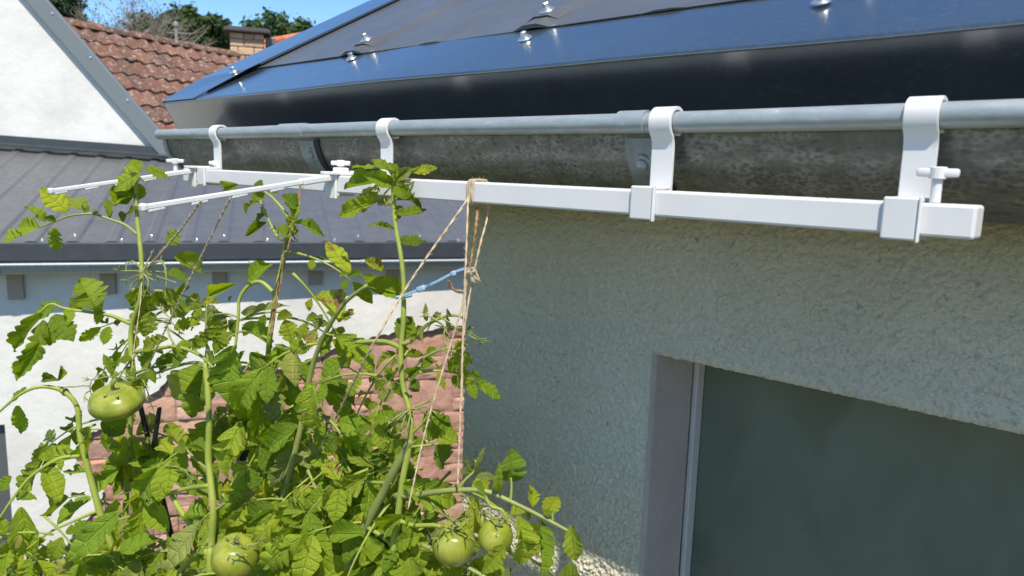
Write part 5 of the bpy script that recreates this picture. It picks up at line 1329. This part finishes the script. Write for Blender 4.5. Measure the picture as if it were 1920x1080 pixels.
# blue strap
a, b_ = at(752, 556, D(752, -.012)), at(888, 503, d0-.004)
bs = thing('plant_strap', 'light blue plastic strap reaching from the plant stem to the twine at the wall corner', 'strap', tuple(a))
mb = MB(); pts = [a, a.lerp(b_, .22), a.lerp(b_, .5) + Vector((0, 0, .001)), a.lerp(b_, .8)+Vector((0, 0, .004)), b_]
C = catmull(pts, 5)
for p, q in zip(C, C[1:]):
    mb.beam(p, q + (q-p)*.06, .0016, .0032, (0, 0, 1), .0006)
mb.build('band', MT['blue'], bs)
mb = MB(); q = a.lerp(b_, .30); u = (b_-a).normalized(); mb.beam(q-u*.007, q+u*.005, .0050, .0066, (0, 0, 1), .0014); mb.build('buckle', MT['blue'], bs, True, 35); mb = MB(); q = a.lerp(b_, .74)+Vector((0, 0, .003)); mb.beam(q-u*.003, q+u*.003, .0044, .0058, (0, 0, 1), .001); mb.build('keeper', MT['blue'], bs, True, 35)
mb = MB(); c = at(757, 556, D(757)); rr_ = .0082
mb.tube([c + Vector((rr_*math.cos(t), rr_*math.sin(t), .002*math.cos(t))) for t in [2*math.pi*i/20 for i in range(21)]], .0022, 6); mb.build('loop', MT['blue'], bs, True)
# stakes
for (x0, y0, x1, y1, lab, r_) in ((299, 765, 270, 960, 'black plastic stake, the one whose top end shows in front of the sandstone', .0042), (258, 740, 287, 860, 'black plastic stake rising behind the oblong tomato', .0046)):
    top_ = at(x0, y0, 1.32); q = at(x1, y1, 1.34); dv = (q-top_).normalized(); k = (GZ - top_.z)/dv.z
    st_ = MB(); st_.tube([top_, top_+dv*.01, top_+dv*k], [r_*.9, r_, r_], 10); lathe(st_, [(r_*.9, 0), (r_*.6, .0012), (0, .0014)], 10, Matrix.Translation(top_))
    tag(st_.build('plant_stake', MT['black'], None, True, 40), lab, 'stake')

# ================================================================ bushes beyond
def bush(label, px, py, d, rx, rz, mt_, seed, n=40, nl=40, size=.03, mt2=None):
    rnd = random.Random(seed); c = at(px, py, d); g = Vector((c.x, c.y, GZ))
    t = thing('shrub', label, 'shrub', tuple(g))
    mb = MB(); limbs(mb, g, c, .015, rnd, 8, rx); mb.build('trunk', MT['bark'], t, True)
    mb = MB(); crown(mb, c, rx, rz, n, nl, size, rnd); mb.build('foliage', MT[mt_], t)
    if mt2: mb = MB(); crown(mb, c - Vector((0, 0, rz*.55)), rx*.8, rz*.6, n//2, nl, size*.8, rnd); mb.build('dry_foliage', MT[mt2], t)
hd = thing('extended_hedge', 'low greenery in the bottom left corner, its unseen left run added to block reflections', 'extended_hedge', tuple(WP(-1.5, GZ, .45)))  # visible corner foliage, plus an unseen run added to block the wall's reflection
hf = MB(); hs_ = MB(); rh = random.Random(31)
for k in range(17):
    u = .05 - .36*k; topz = -2.08 + min(1.0, max(0, k-1)*.22); cz = (topz + GZ)/2; c = WP(u, cz, .42 if k > 2 else .55)
    crown(hf, c, .30, (topz-GZ)/2, 26, 34, .03, rh); hs_.tube([WP(u, GZ-.03, .45), WP(u+.03, cz, .45), WP(u, topz-.12, .45)], [.014, .01, .004], 5)
hf.build('foliage', MT['bush'], hd); hs_.build('trunk', MT['bark'], hd, True)
bush('dark green low shrub beneath the left tomato plant', 190, 1110, 3.2, .5, .22, 'bush', 22, 60, 50, .022)
bush('lime green and rusty conifer-like shrub in front of the dark doorway', 520, 900, 3.9, .17, .27, 'lime', 23, 60, 70, .014, 'rust')
